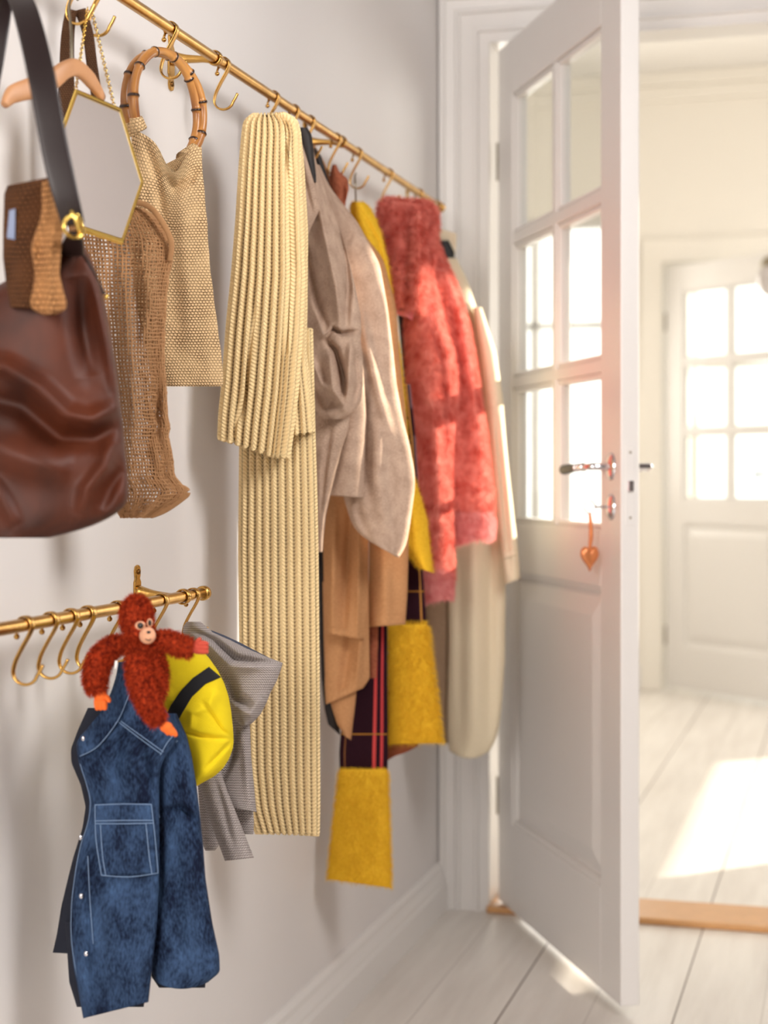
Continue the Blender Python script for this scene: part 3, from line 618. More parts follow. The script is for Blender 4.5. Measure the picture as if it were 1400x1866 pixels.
def bamboo(cx, cy, hw, hh, t, a0, a1):
    c = Wp(cx, cy, t); R = hh/3000*t; k = hw/hh; ax = RT*k+FW*math.sqrt(1-k*k); a = np.radians(np.linspace(a0, a1, 220))
    P = c+R*(np.cos(a)[:, None]*ax+np.sin(a)[:, None]*UP); L = a*R; L = L-L[0]; fr = (((L+5.0)/.043) % 1); r = .0060+.0018*np.exp(-((np.minimum(fr, 1-fr))/.05)**2)+.0004*np.sin(L*90)
    wr = []
    for aa in (np.radians(np.linspace(a0+5, a0-8, 8)), np.radians(np.linspace(a1-5, a1+8, 8))):
        wr.append(tube_geo(c+R*(np.cos(aa)[:, None]*ax+np.sin(aa)[:, None]*UP), arr([.0082, .0095, .010, .0105], 8), 14))
    return tube_geo(P, r, 14), wr
g1, w1 = bamboo(303, 196, 46, 100, 2.168, -50, 206); add('handle', g1, bam, sb)
g2, w2 = bamboo(301, 196, 61, 98, 2.178, -44, 210); add('handle', g2, bam, sb)
for q in w1+w2: add('handle_wrap', q, straw, sb)
# --- hexagonal mirror
mr = empty('hexagonal_mirror', Wp(180, 440, 1.88), 'hexagonal hanging mirror with thin gold frame and fine chain', 'mirror')
hx = [(138, 163), (220, 198), (261, 334), (224, 444), (150, 421), (105, 255)]; tm = [1.90, 1.915, 1.925, 1.92, 1.91, 1.895]
O = np.array([Wp(x, y, t) for (x, y), t in zip(hx, tm)]); cN = O.mean(0); nrm = np.cross(O[0]-cN, O[2]-cN); nrm /= np.linalg.norm(nrm); nrm *= -np.sign(nrm@FW)
O = O-((O-cN)@nrm)[:, None]*nrm; I = cN+(O-cN)*.935
V = np.vstack([O+nrm*.005, I+nrm*.005, I-nrm*.004, O-nrm*.006]); F = []
for j in range(6):
    q = (j+1) % 6; F += [(j, q, 6+q, 6+j), (6+j, 6+q, 12+q, 12+j), (18+j, 18+q, q, j)]
F.append(tuple(range(18, 24)))
fr = add('frame', (V, F), M['gold'], mr, smooth=False); fr.modifiers.new('b', 'BEVEL').width = .0008
V = np.vstack([I*1.0+nrm*.001, I-nrm*.003]); add('mirror_glass', (V, [tuple(range(6))[::-1], tuple(range(6, 12))]+[(j, (j+1) % 6, 6+(j+1) % 6, 6+j) for j in range(6)]), M['mirror'], mr, smooth=False)
def chain(A, B, n, R, r):
    A, B = np.array(A), np.array(B); d = (B-A); Ln = np.linalg.norm(d); d /= Ln; s1 = np.cross(d, FW); s1 /= np.linalg.norm(s1); s2 = np.cross(d, s1); out = []
    for i in range(n):
        c = A+d*Ln*(i+.5)/n; s_ = s1 if i % 2 else s2; a = np.linspace(0, 2*math.pi, 11); P = c+np.cos(a)[:, None]*d*(Ln/n*.72)+np.sin(a)[:, None]*s_*R; out.append(tube_geo(P, np.full(11, r), 5))
    return merge(out)
hkp = Wp(160, 14, 1.955)
add('chain', merge([chain(hkp, O[0]+nrm*.002, 34, .0016, .0006), chain(Wp(166, 14, 1.958), O[1]*.85+O[0]*.15, 34, .0018, .0006)]), M['gold'], mr)
# --- wooden hanger at the wall
wh = empty('wooden_hanger', Wp(70, 130, 1.86), 'bare pale wooden clothes hanger end against the wall at upper left', 'hanger')
Q = [Wp(8, 192, 1.80), Wp(24, 172, 1.81), Wp(60, 160, 1.825), Wp(92, 148, 1.84), Wp(118, 128, 1.855), Wp(140, 124, 1.875), Wp(165, 146, 1.90), Wp(188, 180, 1.925)]
add('shoulder_arm', ribbon_geo(spline(Q, 50), [.008, .020, .024, .022, .020, .020, .020, .010], [.008, .010, .011, .011, .011, .011, .010, .006], UP, ns=5, e=2.6), M['wood'], wh)
tube('hook_wire', [Wp(130, 126, 1.865), Wp(130, 60, 1.88), Wp(126, 10, 1.93), Wp(134, -8, 1.955), Wp(142, 0, 1.955)], .0017, M['steel'], wh)

# ================================================================== the scarf and the coats
cream = knit('cream_rib_knit', (250, 222, 168), (84, 50, 20), .0118, .0056, .0030, .50)
sc = empty('ribbed_scarf', Wp(510, 1520, 2.46), 'long cream chunky ribbed scarf folded over a hook, right of the lower rail', 'scarf')
SL = Loft([(600, 450, 568), (800, 438, 573), (900, 437, 576), (1000, 436, 578), (1200, 438, 580), (1400, 441, 581), (1470, 450, 581), (1516, 466, 580)], 2.475, .022, 2.8, folds=[(3, .0015, .3, .1)], ribs=(.0118, .0022), hem=(2, 6), env=(.6, 1))
SL.add('long_end', cream, sc, 400, 300)
SR = Loft([(240, 500, 546), (300, 500, 552), (420, 505, 559), (560, 510, 558), (640, 515, 556), (740, 520, 568), (790, 522, 572)], 2.45, .022, 2.6, ribs=(.0118, .0025), hem=(4, -2), top=(0, 0))
SR.add('middle_fold', cream, sc, 260, 200)
SF = Loft([(206, 462, 518), (214, 448, 538), (240, 444, 545), (300, 439, 545), (400, 433, 548), (500, 425, 552), (600, 415, 548), (700, 408, 540), (760, 402, 532), (806, 400, 525)], 2.425, .028, 2.6, folds=[(2, .002, .3, .1), (5, .0015, .3, .2)], ribs=(.0118, .0036), hem=lambda e: -8+34*np.clip((e+1)/1.6, 0, 1), hp=3, top=(4, 2), creases=[([(520, 230), (526, 330), (530, 480), (524, 640)], 6, -.008), ([(470, 560), (452, 700), (430, 790)], 5, -.005)])
SF.add('short_end', cream, sc, 340, 260)

grey = wool('taupe_wool', (226, 198, 176), (112, 82, 64), 900, .9); camel = wool('camel_wool', (200, 150, 106), (150, 100, 62), 300, .5)
gc = empty('wool_coat', Wp(640, 1000, 2.8), 'taupe grey wool coat with bunched sleeve, directly right of the cream scarf', 'coat')
lining = plain('dark_lining_shade', (26, 16, 14), .6)  # lining colour, blackened to stand in for deep shade between the coats
GB = Loft([(300, 570, 582), (340, 575, 601), (375, 570, 628), (402, 565, 650), (440, 562, 671), (482, 560, 692), (560, 560, 706), (640, 565, 716), (700, 575, 722), (760, 590, 733), (810, 604, 746), (860, 614, 755), (885, 620, 755), (920, 628, 750), (960, 640, 744), (985, 660, 738), (1002, 690, 726)], 2.83, .036, 2.8,
    folds=[(3, .004, .2, .2)], env=(.2, 1), hem=(-6, 14), creases=[([(655, 560), (672, 640), (690, 720), (715, 800)], 9, .007), ([(660, 700), (665, 800), (668, 900)], 9, -.010), ([(690, 760), (688, 860), (700, 960)], 14, .010), ([(700, 400), (712, 560), (725, 660)], 12, .006), ([(640, 860), (655, 940), (680, 1000)], 9, -.006), ([(646, 420), (630, 450)], 3, -.003)])
GB.add('coat_back', grey, gc, 140, 220)
GM = Loft([(640, 560, 660), (760, 570, 668), (840, 578, 664), (904, 586, 662)], 2.78, .028, 2.2, hem=(-2, 3), creases=[([(640, 700), (615, 840), (600, 900)], 7, -.006)])
GM.add('coat_front', grey, gc, 90, 90)
GC = Loft([(740, 566, 640), (780, 568, 636), (820, 570, 622), (860, 574, 612), (900, 577, 603), (940, 578, 594), (980, 578, 590), (1006, 580, 588)], 2.745, .022, 2.0, hem=(0, 0), creases=[([(605, 760), (592, 860), (582, 960)], 5, -.006)])
GC.add('front_edge', grey, gc, 70, 120)
GS = Loft([(238, 546, 560), (262, 545, 568), (300, 545, 578), (340, 546, 590), (370, 547, 601), (413, 548, 618), (470, 550, 635), (520, 552, 647), (570, 554, 657), (600, 555, 659), (620, 556, 657), (650, 556, 661), (700, 560, 661), (730, 566, 658), (752, 576, 646), (764, 592, 626)], 2.73, .048, 2.0, hem=0, folds=[(2, .003, 0, .1)],
    creases=[([(568, 300), (590, 420), (612, 520), (622, 600)], 9, .012), ([(600, 340), (622, 420), (635, 520), (630, 600)], 7, -.012), ([(556, 400), (575, 520), (592, 610)], 9, -.012), ([(592, 614), (608, 600), (622, 608), (650, 604)], 4, -.012), ([(596, 622), (612, 640), (626, 690), (628, 730)], 6, -.016), ([(600, 640), (606, 700), (622, 740)], 9, .011),
             ([(640, 620), (636, 680), (628, 745)], 6, .010), ([(575, 560), (590, 610), (610, 600)], 7, .010), ([(646, 650), (652, 700), (640, 745)], 6, -.006), ([(570, 690), (595, 745), (625, 735)], 8, -.007), ([(560, 640), (585, 700), (612, 720)], 7, .008), ([(612, 330), (640, 440), (650, 560)], 5, .004)], sm=5)
GS.creases = [(c[0], c[1], c[2]*1.25) for c in GS.creases]
GS.add('sleeve', grey, gc, 160, 260)
CLr = Loft([(240, 540, 547), (262, 540, 551), (290, 541, 560), (330, 543, 572), (380, 548, 584), (410, 550, 570), (440, 552, 556)], 2.665, .012, 2.1, creases=[([(545, 270), (556, 330), (570, 390)], 4, -.004)])
CLr.add('collar', grey, gc, 70, 80)
CB = Loft([(232, 543, 560), (245, 543, 568), (265, 546, 571), (290, 552, 573), (315, 562, 576), (332, 571, 577)], 2.672, .010, 2.0)
cbo = CB.add('neck_lining', lining, gc, 50, 50); cbo['label'] = 'dark inner neck lining'
# camel coat under it
cc = empty('camel_coat', Wp(650, 1340, 2.9), 'camel brown wool coat with layered hem showing below the taupe coat', 'coat')
CN = Loft([(270, 571, 575), (285, 574, 586), (305, 577, 592), (325, 583, 598), (347, 593, 602)], 2.87, .008, 2.0); CN.add('neck_lining', lining, cc, 40, 40)['label'] = 'dark inner neck lining'
Loft([(262, 560, 572), (300, 575, 594), (330, 585, 604), (360, 595, 614), (400, 612, 640), (470, 640, 698), (560, 650, 722), (650, 660, 728), (760, 665, 740), (900, 672, 745), (1000, 672, 744), (1080, 671, 742), (1140, 670, 738)], 2.945, .03, 2.1, hem=(3, -2), folds=[(3, .003, .5, .2)], creases=[([(700, 950), (704, 1140)], 12, .006)]).add('coat_side', camel, cc, 100, 160)
Loft([(880, 588, 672), (960, 588, 672), (1060, 590, 672), (1110, 592, 671), (1158, 594, 664)], 2.905, .022, 2.1, hem=(-4, 8), creases=[([(660, 900), (655, 1000), (652, 1160)], 6, .008), ([(640, 920), (632, 1040), (625, 1160)], 8, -.010), ([(610, 920), (604, 1150)], 8, .010)]).add('front_panel', camel, cc, 90, 100)
Loft([(1060, 588, 672), (1160, 590, 673), (1220, 592, 674), (1240, 592, 674), (1262, 594, 662)], 2.925, .018, 2.1, hem=lambda e: 22-30*(e+1)/2, creases=[([(660, 1140), (650, 1250)], 6, .008), ([(640, 1150), (622, 1270)], 9, -.008)]).add('inner_panel', camel, cc, 80, 80)
Loft([(1180, 596, 660), (1240, 597, 652), (1280, 602, 648), (1320, 614, 643), (1345, 628, 640)], 2.935, .014, 2.0, hem=(-4, 4)).add('hem_corner', camel, cc, 60, 60)
lo = Loft([(1000, 580, 606), (1160, 583, 610), (1240, 586, 612), (1300, 592, 618), (1330, 598, 620)], 2.955, .010, 2.0, hem=(-10, 10)).add('lining', lining, cc, 50, 60); lo['label'] = 'near black lining at the hem'
# rust knitted loop (hat) on its hook
rust = wool('rust_knit', (176, 104, 76), (110, 54, 38), 260, .7)
rl = empty('rust_knit_cap', Wp(620, 370, 2.93), 'small rust brown knitted cap hanging between the taupe coat and mustard cardigan', 'hat')
Loft([(300, 606, 613), (312, 603, 618), (326, 600, 634), (345, 602, 636), (365, 608, 631), (385, 614, 628), (400, 618, 626)], 2.90, .02, 2.0, creases=[([(628, 335), (626, 380)], 3, -.008)]).add('cap_body', rust, rl, 60, 50)
# mustard cardigan on a wire hanger
must = wool('mustard_wool', (246, 202, 62), (212, 160, 24), 260, .8); mustf = fibre('mustard_mohair', (236, 186, 34), (196, 140, 10), 90)
mc = empty('mustard_cardigan', Wp(740, 1040, 3.02), 'mustard yellow knitted cardigan, narrow strip between taupe coat and coral fur coat', 'cardigan')
Loft([(368, 641, 664), (376, 637, 674), (400, 640, 686), (430, 646, 696), (480, 652, 708), (560, 655, 719), (640, 660, 730), (720, 670, 738), (800, 680, 744), (860, 688, 752), (900, 694, 766), (945, 700, 779), (980, 716, 782), (1010, 740, 786), (1040, 764, 790)], 3.0, .04, 2.0, hem=(-4, 4), creases=[([(662, 390), (690, 440), (706, 540), (722, 640), (732, 760)], 4, -.008), ([(700, 880), (742, 920), (748, 1000)], 6, -.006)], sm=5).add('cardigan_body', must, mc, 90, 180, fur=dict(n=7000, L=.006, wd=.0005))
tube('hanger_wire', [PX(649, 316, .08), PX(647, 322, .085), Wp(648, 345, 2.98), Wp(649, 376, 3.0)], .0016, M['steel'], mc)
# plaid scarf with mustard mohair ends
def plaid(red=True):
    s = NT('plaid_wool'); U, V = s.uv(); nz = s.noise(s.uvv, 260, 3)
    def band(x, c, w_): return s.ma('LESS_THAN', s.ma('ABSOLUTE', s.ma('SUBTRACT', x, c)), w_)
    c = s.mix(s.ma('MULTIPLY', nz, .6), lin(52, 24, 34), lin(24, 14, 20))
    for cc_, w_, colr in (((-.017, .0028, (206, 76, 74)), (-.029, .0024, (196, 68, 70)), (.030, .0009, (150, 100, 60))) if red else ((-.011, .0012, (186, 130, 66)),)): c = s.mix(band(U, cc_, w_), c, lin(colr))
    for c0 in (-.285, -.41): c = s.mix(band(V, c0, .0012), c, lin(176, 120, 50))
    return s.fin(c, .95, 0, .1, .2)
PLM = plaid()
ps = empty('plaid_scarf', Wp(655, 1615, 2.97), 'dark plaid scarf with red stripes and two fuzzy mustard ends hanging lowest on the wall', 'scarf')
Loft([(1080, 640, 706), (1160, 636, 706), (1240, 630, 706), (1320, 622, 707), (1370, 618, 707), (1412, 619, 706)], 3.01, .016, 2.3, folds=[(3, .002, .1, .1)], env=(.5, 1)).add('plaid_left', PLM, ps, 80, 90)
ml = Loft([(1402, 619, 706), (1450, 614, 708), (1520, 606, 710), (1580, 600, 712), (1608, 598, 712)], 3.0, .022, 2.5, hem=(-6, 10), folds=[(3, .001, .1, .1)])
ml.add('mustard_end', must, ps, 90, 100, fur=dict(n=16000, L=.008, wd=.0005, down=.8)).name = 'mustard_end'
Loft([(700, 700, 748), (800, 718, 758), (960, 738, 766), (1060, 736, 772), (1144, 726, 778)], 3.075, .016, 2.3, folds=[(3, .002, .1, .1)]).add('plaid_right', plaid(False), ps, 80, 100)
mrr = Loft([(1138, 708, 778), (1200, 708, 784), (1260, 707, 793), (1320, 706, 800), (1352, 705, 803)], 3.06, .026, 2.3, hem=(4, 2), folds=[(3, .001, .1, .1)])
mrr.add('mustard_end', must, ps, 90, 100, fur=dict(n=15000, L=.012, wd=.0005, down=.4))
Loft([(1330, 690, 770), (1360, 696, 762), (1384, 700, 722)], 3.09, .010, 2.0, hem=(6, -8)).add('fold_underside', rust, ps, 50, 30)
Loft([(1120, 672, 690), (1180, 673, 689), (1236, 674, 686)], 2.965, .006, 2.0).add('belt_end', rust, cc, 40, 40)
# coral faux fur coat
fur_m = fibre('coral_fur', (240, 154, 140), (204, 92, 78), 45, .3); furb = wool('coral_backing', (216, 96, 80), (160, 46, 40), 100, .7)
pinkf = fibre('pale_pink_fur', (242, 172, 168), (228, 140, 136), 60, .35); satin = plain('pink_satin', (236, 130, 140), .3, sheen=.3)
fc = empty('fur_coat', Wp(820, 1000, 3.25), 'coral pink faux fur coat with large collar and pale pink cuffs', 'coat')
FB = Loft([(440, 770, 796), (470, 762, 808), (510, 758, 826), (560, 756, 843), (600, 756, 853), (650, 756, 862), (700, 758, 870), (780, 760, 882), (850, 770, 890), (900, 790, 896), (945, 800, 898)], 3.30, .06, 2.1, creases=[([(800, 480), (828, 600), (850, 720), (852, 860)], 9, -.012), ([(840, 560), (868, 720), (880, 860)], 10, .008)])
FB.add('coat_body', fur_m, fc, 100, 140, fur=dict(n=26000, L=.013, wd=.0009, lean=.3, down=.9))
FH = Loft([(935, 806, 898), (960, 812, 899), (980, 820, 897), (990, 826, 890)], 3.29, .055, 2.1, hem=(4, -12))
FH.add('hem_band', pinkf, fc, 80, 40, fur=dict(n=7000, L=.011, wd=.0008, lean=.3, down=.9))
FS = Loft([(480, 752, 778), (520, 744, 790), (560, 742, 800), (590, 742, 806), (630, 744, 820), (670, 745, 827), (710, 746, 828), (760, 748, 824), (820, 750, 819), (880, 755, 819), (940, 763, 820), (1000, 772, 822), (1050, 770, 824)], 3.21, .05, 2.1, creases=[([(780, 580), (802, 650), (812, 740), (806, 860)], 7, -.012), ([(760, 680), (790, 740), (800, 860), (800, 1000)], 9, .007)])
FS.add('sleeve', fur_m, fc, 100, 160, fur=dict(n=26000, L=.013, wd=.0009, lean=.3, down=.9))
FCu = Loft([(1040, 768, 824), (1075, 768, 823), (1098, 772, 822)], 3.205, .05, 2.2, hem=(4, -8))
FCu.add('cuff', pinkf, fc, 70, 40, fur=dict(n=5000, L=.010, wd=.0008, lean=.3, down=.9))
FO = Loft([(368, 700, 782), (380, 694, 793), (410, 692, 793), (450, 694, 790), (490, 702, 782), (530, 712, 774), (560, 722, 768)], 3.16, .045, 2.4, hem=(0, 8), top=(-2, 4), creases=[([(765, 380), (764, 460), (758, 560)], 8, .014), ([(748, 380), (748, 470), (742, 560)], 8, -.014)])
FO.add('collar', fur_m, fc, 100, 110, fur=dict(n=26000, L=.015, wd=.0009, lean=.2, down=.6, jit=.9))
Loft([(566, 722, 756), (574, 724, 754), (580, 736, 752)], 3.15, .01, 2.0, hem=(-6, 4)).add('satin_edge', satin, fc, 40, 20)
Loft([(500, 716, 770), (600, 728, 770), (700, 736, 770), (800, 744, 775), (840, 748, 775)], 3.27, .02, 2.0).add('lining', lining, fc, 40, 60)  # dark sheet standing in for the shade in the gap beside the sleeve
# cream trench coat
tw = NT('cream_gabardine'); tw.uv(); trm = tw.fin(tw.mix(tw.noise(tw.uvv, 300, 3), lin(226, 214, 188), lin(204, 190, 160)), .75, 0, .2, .1)
tc = empty('trench_coat', Wp(860, 1383, 3.45), 'long pale cream trench coat hanging last, next to the door frame', 'coat')
TB = Loft([(470, 790, 832), (510, 792, 852), (560, 796, 868), (620, 800, 886), (680, 804, 898), (760, 808, 908), (860, 812, 914), (960, 816, 918), (1080, 818, 921), (1200, 818, 920), (1290, 816, 914), (1345, 816, 906), (1372, 820, 892)], 3.50, .045, 2.2, folds=[(4, .004, .3, .1)], env=(.3, 1), hem=lambda e: 10-14*e*e, creases=[([(850, 560), (862, 800), (866, 1360)], 12, .008), ([(888, 700), (895, 1000), (892, 1340)], 10, -.008), ([(838, 1000), (840, 1370)], 10, -.006)])
TB.add('coat_body', trm, tc, 120, 180)
TS = Loft([(560, 862, 880), (640, 874, 904), (720, 884, 916), (800, 892, 922), (880, 898, 930), (950, 906, 938), (1010, 914, 945), (1060, 919, 948)], 3.44, .03, 2.2, hem=(6, -6), creases=[([(905, 760), (918, 900), (930, 1040)], 5, -.006)])
TS.add('sleeve', trm, tc, 80, 140)
add('cuff_strap', patch(TS, [(915, 1006), (944, 998)], [(916, 1020), (945, 1012)], .004, .004, 10, 5), trm, tc)
TK = Loft([(420, 796, 832), (440, 796, 832), (465, 796, 830)], 3.50, .016, 2.4, top=(-6, 6)); TK.add('collar', trm, tc, 60, 40)
tk = Loft([(438, 796, 818), (460, 796, 829), (490, 797, 828), (512, 800, 824)], 3.48, .012, 2.4).add('neck_lining', plain('black_lining', (20, 18, 18), .6), tc, 50, 40); tk['label'] = 'black neck lining'
td = Loft([(1060, 772, 826), (1120, 776, 824), (1240, 778, 822), (1350, 782, 824)], 3.52, .02, 2.2, hem=(2, 6)).add('inside_panel', wool('taupe_inside', (150, 126, 102), (120, 98, 78), 200, .5), tc, 60, 80); td['label'] = 'dark taupe inner side of the coat'
tube('hanging_loop', [PX(794, 372, .09), Wp(796, 395, 3.5), Wp(797, 420, 3.5)], .003, trm, tc)
# ================================================================== children's clothes
def denim():
    s = NT('washed_denim'); U, V = s.uv(); tw_ = s.ma('SINE', s.ma('MULTIPLY', s.ma('ADD', s.ma('MULTIPLY', U, .7), V), 2*math.pi/.0016)); n1 = s.noise(s.uvv, 24, 5, .65, 1, .45, 1); n2 = s.noise(s.uvv, 420, 2, .5, 1, .35, 1)
    f = s.ramp(s.ma('ADD', s.ma('MULTIPLY', n1, .8), s.ma('MULTIPLY', n2, .35)), .46, .82)
    c = s.mix(f, lin(14, 23, 46), lin(80, 110, 152)); c = s.mix(s.ma('MULTIPLY_ADD', tw_, .08, .08), c, lin(24, 34, 58)); s.bump(s.ma('ADD', tw_, n2), .0002)
    return s.fin(c, .85, 0, .15)
dn = denim(); dk = plain('denim_inside_and_shade', (24, 28, 42), .9, nscale=200); stm = plain('pale_stitching', (130, 156, 190), .8); navy = wool('navy_denim', (36, 42, 66), (18, 22, 38), 300, .6)
ds = empty('denim_shirt', Wp(240, 1850, 1.9), 'small child\'s blue denim shirt with chest pocket hanging under the plush orangutan', 'shirt')
DB = Loft([(1206, 216, 242, 1.97), (1230, 212, 254, 1.955), (1260, 203, 276, 1.94), (1290, 192, 300, 1.93), (1318, 172, 318), (1336, 150, 328), (1352, 139, 322), (1380, 141, 300), (1400, 146, 292), (1430, 158, 290), (1460, 163, 290), (1500, 160, 290), (1540, 148, 290), (1580, 138, 290), (1630, 130, 289), (1700, 127, 285), (1760, 134, 278), (1800, 143, 274), (1840, 151, 270)],
    1.915, .020, 2.6, folds=[(5, .0012, .3, .2)], env=(.2, 1), hem=(16, -14), sm=5, creases=[([(250, 1330), (245, 1400), (250, 1460)], 8, .005), ([(225, 1330), (220, 1420)], 7, -.005), ([(268, 1360), (275, 1440)], 6, -.005), ([(190, 1380), (200, 1450)], 8, .004), ([(200, 1620), (205, 1800)], 14, .005), ([(165, 1600), (170, 1830)], 8, -.003)])
DB.add('front_panel', dn, ds, 140, 220)
DS = Loft([(1300, 285, 322), (1340, 284, 340), (1380, 282, 350), (1430, 284, 358), (1480, 288, 364), (1540, 285, 370), (1600, 281, 374), (1680, 277, 386), (1740, 275, 399), (1772, 276, 400), (1790, 284, 378)], 1.945, .022, 2.4, folds=[(3, .002, .3, .2)], env=(.2, 1), hem=lambda e: 12*(1-e*e), creases=[([(300, 1480), (330, 1470), (360, 1495)], 6, -.008), ([(320, 1400), (340, 1440)], 8, .004), ([(292, 1500), (296, 1640)], 6, -.005), ([(340, 1520), (350, 1760)], 10, .004)], sm=5)
DS.add('sleeve', dn, ds, 110, 160)
bk = Loft([(1290, 160, 200), (1330, 142, 200), (1365, 129, 200), (1390, 130, 200), (1430, 147, 200), (1470, 156, 210), (1510, 150, 220), (1560, 134, 220), (1600, 124, 220), (1650, 112, 230), (1700, 104, 240), (1736, 96, 250)], 1.965, .012, 2.4, hem=(0, 8), sm=5).add('back_panel', dk, ds, 80, 120); bk['label'] = 'back of the shirt, shadow painted into its dark edge'  # near-black back piece; its left edge paints the shadow beside the shirt
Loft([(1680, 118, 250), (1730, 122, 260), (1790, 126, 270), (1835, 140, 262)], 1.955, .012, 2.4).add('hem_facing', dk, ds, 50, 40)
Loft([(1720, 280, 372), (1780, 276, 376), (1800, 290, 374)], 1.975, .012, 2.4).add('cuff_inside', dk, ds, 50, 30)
col_ = add('collar_band', patch(DB, [(214, 1226), (202, 1262), (182, 1300), (152, 1336), (143, 1352)], [(246, 1236), (234, 1274), (215, 1318), (180, 1362), (144, 1380)], .004, .003, 40, 12), dn, ds)
pk = add('pocket', patch(DB, [(172, 1465), (174, 1530), (184, 1597)], [(277, 1464), (284, 1530), (289, 1592)], .0035, .003, 24, 24), dn, ds)
SD = lambda pts, off=.005: seam(DB, pts, .00045, off, 50)
add('pocket_stitching', merge([SD([(173, 1467), (225, 1465), (276, 1466)]), SD([(174, 1496), (225, 1495), (278, 1495)]), SD([(174, 1501), (225, 1501), (279, 1500)]), SD([(173, 1467), (175, 1530), (185, 1595)]), SD([(276, 1466), (283, 1530), (288, 1591)]), SD([(185, 1595), (235, 1598), (288, 1591)]), SD([(183, 1503), (187, 1560), (193, 1596)]), SD([(266, 1500), (272, 1560), (277, 1592)])]), stm, ds)
add('seam_stitching', merge([SD([(243, 1236), (232, 1274), (213, 1316), (178, 1360), (146, 1378)], .005), SD([(214, 1314), (250, 1342), (294, 1374)], .0015), SD([(220, 1314), (256, 1340), (298, 1370)], .0015),
     SD([(146, 1392), (158, 1430), (165, 1462), (160, 1500), (146, 1545), (136, 1600), (130, 1660), (131, 1720), (142, 1790)], .0015), SD([(160, 1560), (164, 1640), (170, 1720)], .0015), seam(DS, [(293, 1378), (284, 1420), (286, 1460), (291, 1490)], .0006, .002), seam(DS, [(324, 1350), (300, 1368), (290, 1390)], .0006, .002), SD([(322, 1334), (306, 1352), (292, 1376)], .0015)]), stm, ds)
for (x, y) in [(152, 1346), (147, 1526), (148, 1633), (157, 1738)]:
    t = float(DB.front(x, y)); P = Wp(x, y, t-.004); add('button', ellipsoid(P, (.0024, .0015, .0032), CAMR, 16, 8), M['chrome'], ds)
# yellow beanie
yk = (lambda s: (s.uv(), (lambda h: (s.bump(h, .0006), s.fin(s.mix(s.ma('MULTIPLY', s.ma('SUBTRACT', 1.0, h), .35), lin(252, 226, 40), lin(206, 168, 6)), .9, 0, .15, .15))[1])(s.ma('MULTIPLY_ADD', s.ma('SINE', s.ma('MULTIPLY', s.ma('SUBTRACT', s.ma('MULTIPLY', s.uv()[0], .55), s.uv()[1]), 2*math.pi/.0024)), .5, .5)))[1])(NT('yellow_rib_knit'))
bn = empty('yellow_beanie', Wp(360, 1430, 1.99), 'bright yellow knitted beanie with one black stripe', 'hat')
YB_ = Loft([(1150, 276, 300), (1162, 268, 342), (1178, 262, 362), (1200, 262, 382), (1220, 264, 396), (1245, 268, 409), (1270, 275, 417), (1300, 290, 422), (1330, 305, 425), (1352, 315, 426), (1366, 322, 424), (1384, 332, 417), (1400, 338, 407), (1414, 342, 392), (1426, 346, 370), (1432, 350, 360)], 2.02, .045, 2.1, sm=5, hem=0,
    creases=[([(424, 1344), (405, 1330), (385, 1300), (370, 1280)], 4, -.004), ([(424, 1346), (395, 1345), (360, 1340), (330, 1330)], 4, -.004), ([(424, 1348), (400, 1375), (375, 1400)], 4, -.004), ([(372, 1290), (350, 1300), (345, 1330)], 7, .004), ([(395, 1255), (375, 1300)], 10, .004)])
YB_.add('crown', yk, bn, 120, 140)
add('stripe', patch(YB_, [(381, 1215), (352, 1235), (330, 1258), (312, 1284), (302, 1304), (296, 1322)], [(403, 1234), (375, 1246), (350, 1270), (332, 1300), (320, 1322), (312, 1340)], .0022, .002, 50, 12), plain('black_knit', (20, 20, 24), .9, nscale=400), bn)
# grey knitted cardigan with hood
gk = garter('grey_garter_knit', (196, 186, 182), (84, 74, 70)); gl = plain('navy_grey_inside', (66, 70, 84), .9)
gy = empty('grey_cardigan', Wp(430, 1570, 2.12), 'small grey garter knit hooded cardigan beside the yellow beanie', 'cardigan')
GA = Loft([(1290, 395, 452), (1330, 385, 456), (1380, 378, 458), (1420, 380, 462), (1460, 392, 466), (1474, 410, 468)], 2.13, .022, 2.2, hem=(-4, 6), creases=[([(432, 1320), (425, 1380), (400, 1430)], 6, -.008), ([(445, 1340), (450, 1400), (455, 1470)], 8, .005)])
GA.add('body', gk, gy, 110, 110)
Loft([(1400, 358, 400), (1450, 362, 404), (1500, 366, 402), (1540, 370, 400), (1550, 374, 392)], 2.14, .014, 2.2).add('back_hem', gk, gy, 70, 70)
Loft([(1440, 415, 460), (1500, 425, 463), (1520, 440, 462)], 2.15, .010, 2.2).add('lower_hem', gk, gy, 50, 40)
Loft([(1380, 352, 400), (1410, 360, 404), (1440, 366, 414), (1480, 378, 430), (1520, 392, 446), (1550, 404, 457), (1565, 410, 463)], 2.085, .020, 2.3, hem=(4, -2), creases=[([(392, 1420), (410, 1480), (425, 1540)], 6, -.004)]).add('sleeve', gk, gy, 110, 110)
GH = Loft([(1133, 340, 366), (1142, 334, 376), (1152, 333, 388), (1166, 338, 420), (1180, 350, 448), (1196, 362, 484), (1208, 374, 516), (1220, 384, 512), (1240, 396, 505), (1260, 405, 494), (1280, 412, 486), (1300, 422, 476), (1314, 430, 464), (1322, 440, 454)], 2.10, .030, 2.1, sm=3, creases=[([(352, 1150), (390, 1166), (430, 1200), (470, 1206), (512, 1208)], 6, -.010), ([(370, 1165), (420, 1215), (480, 1215)], 8, .008), ([(412, 1215), (430, 1270), (460, 1290)], 9, -.008), ([(430, 1290), (455, 1300), (480, 1270)], 8, .007)])
GH.add('hood', gk, gy, 150, 150)
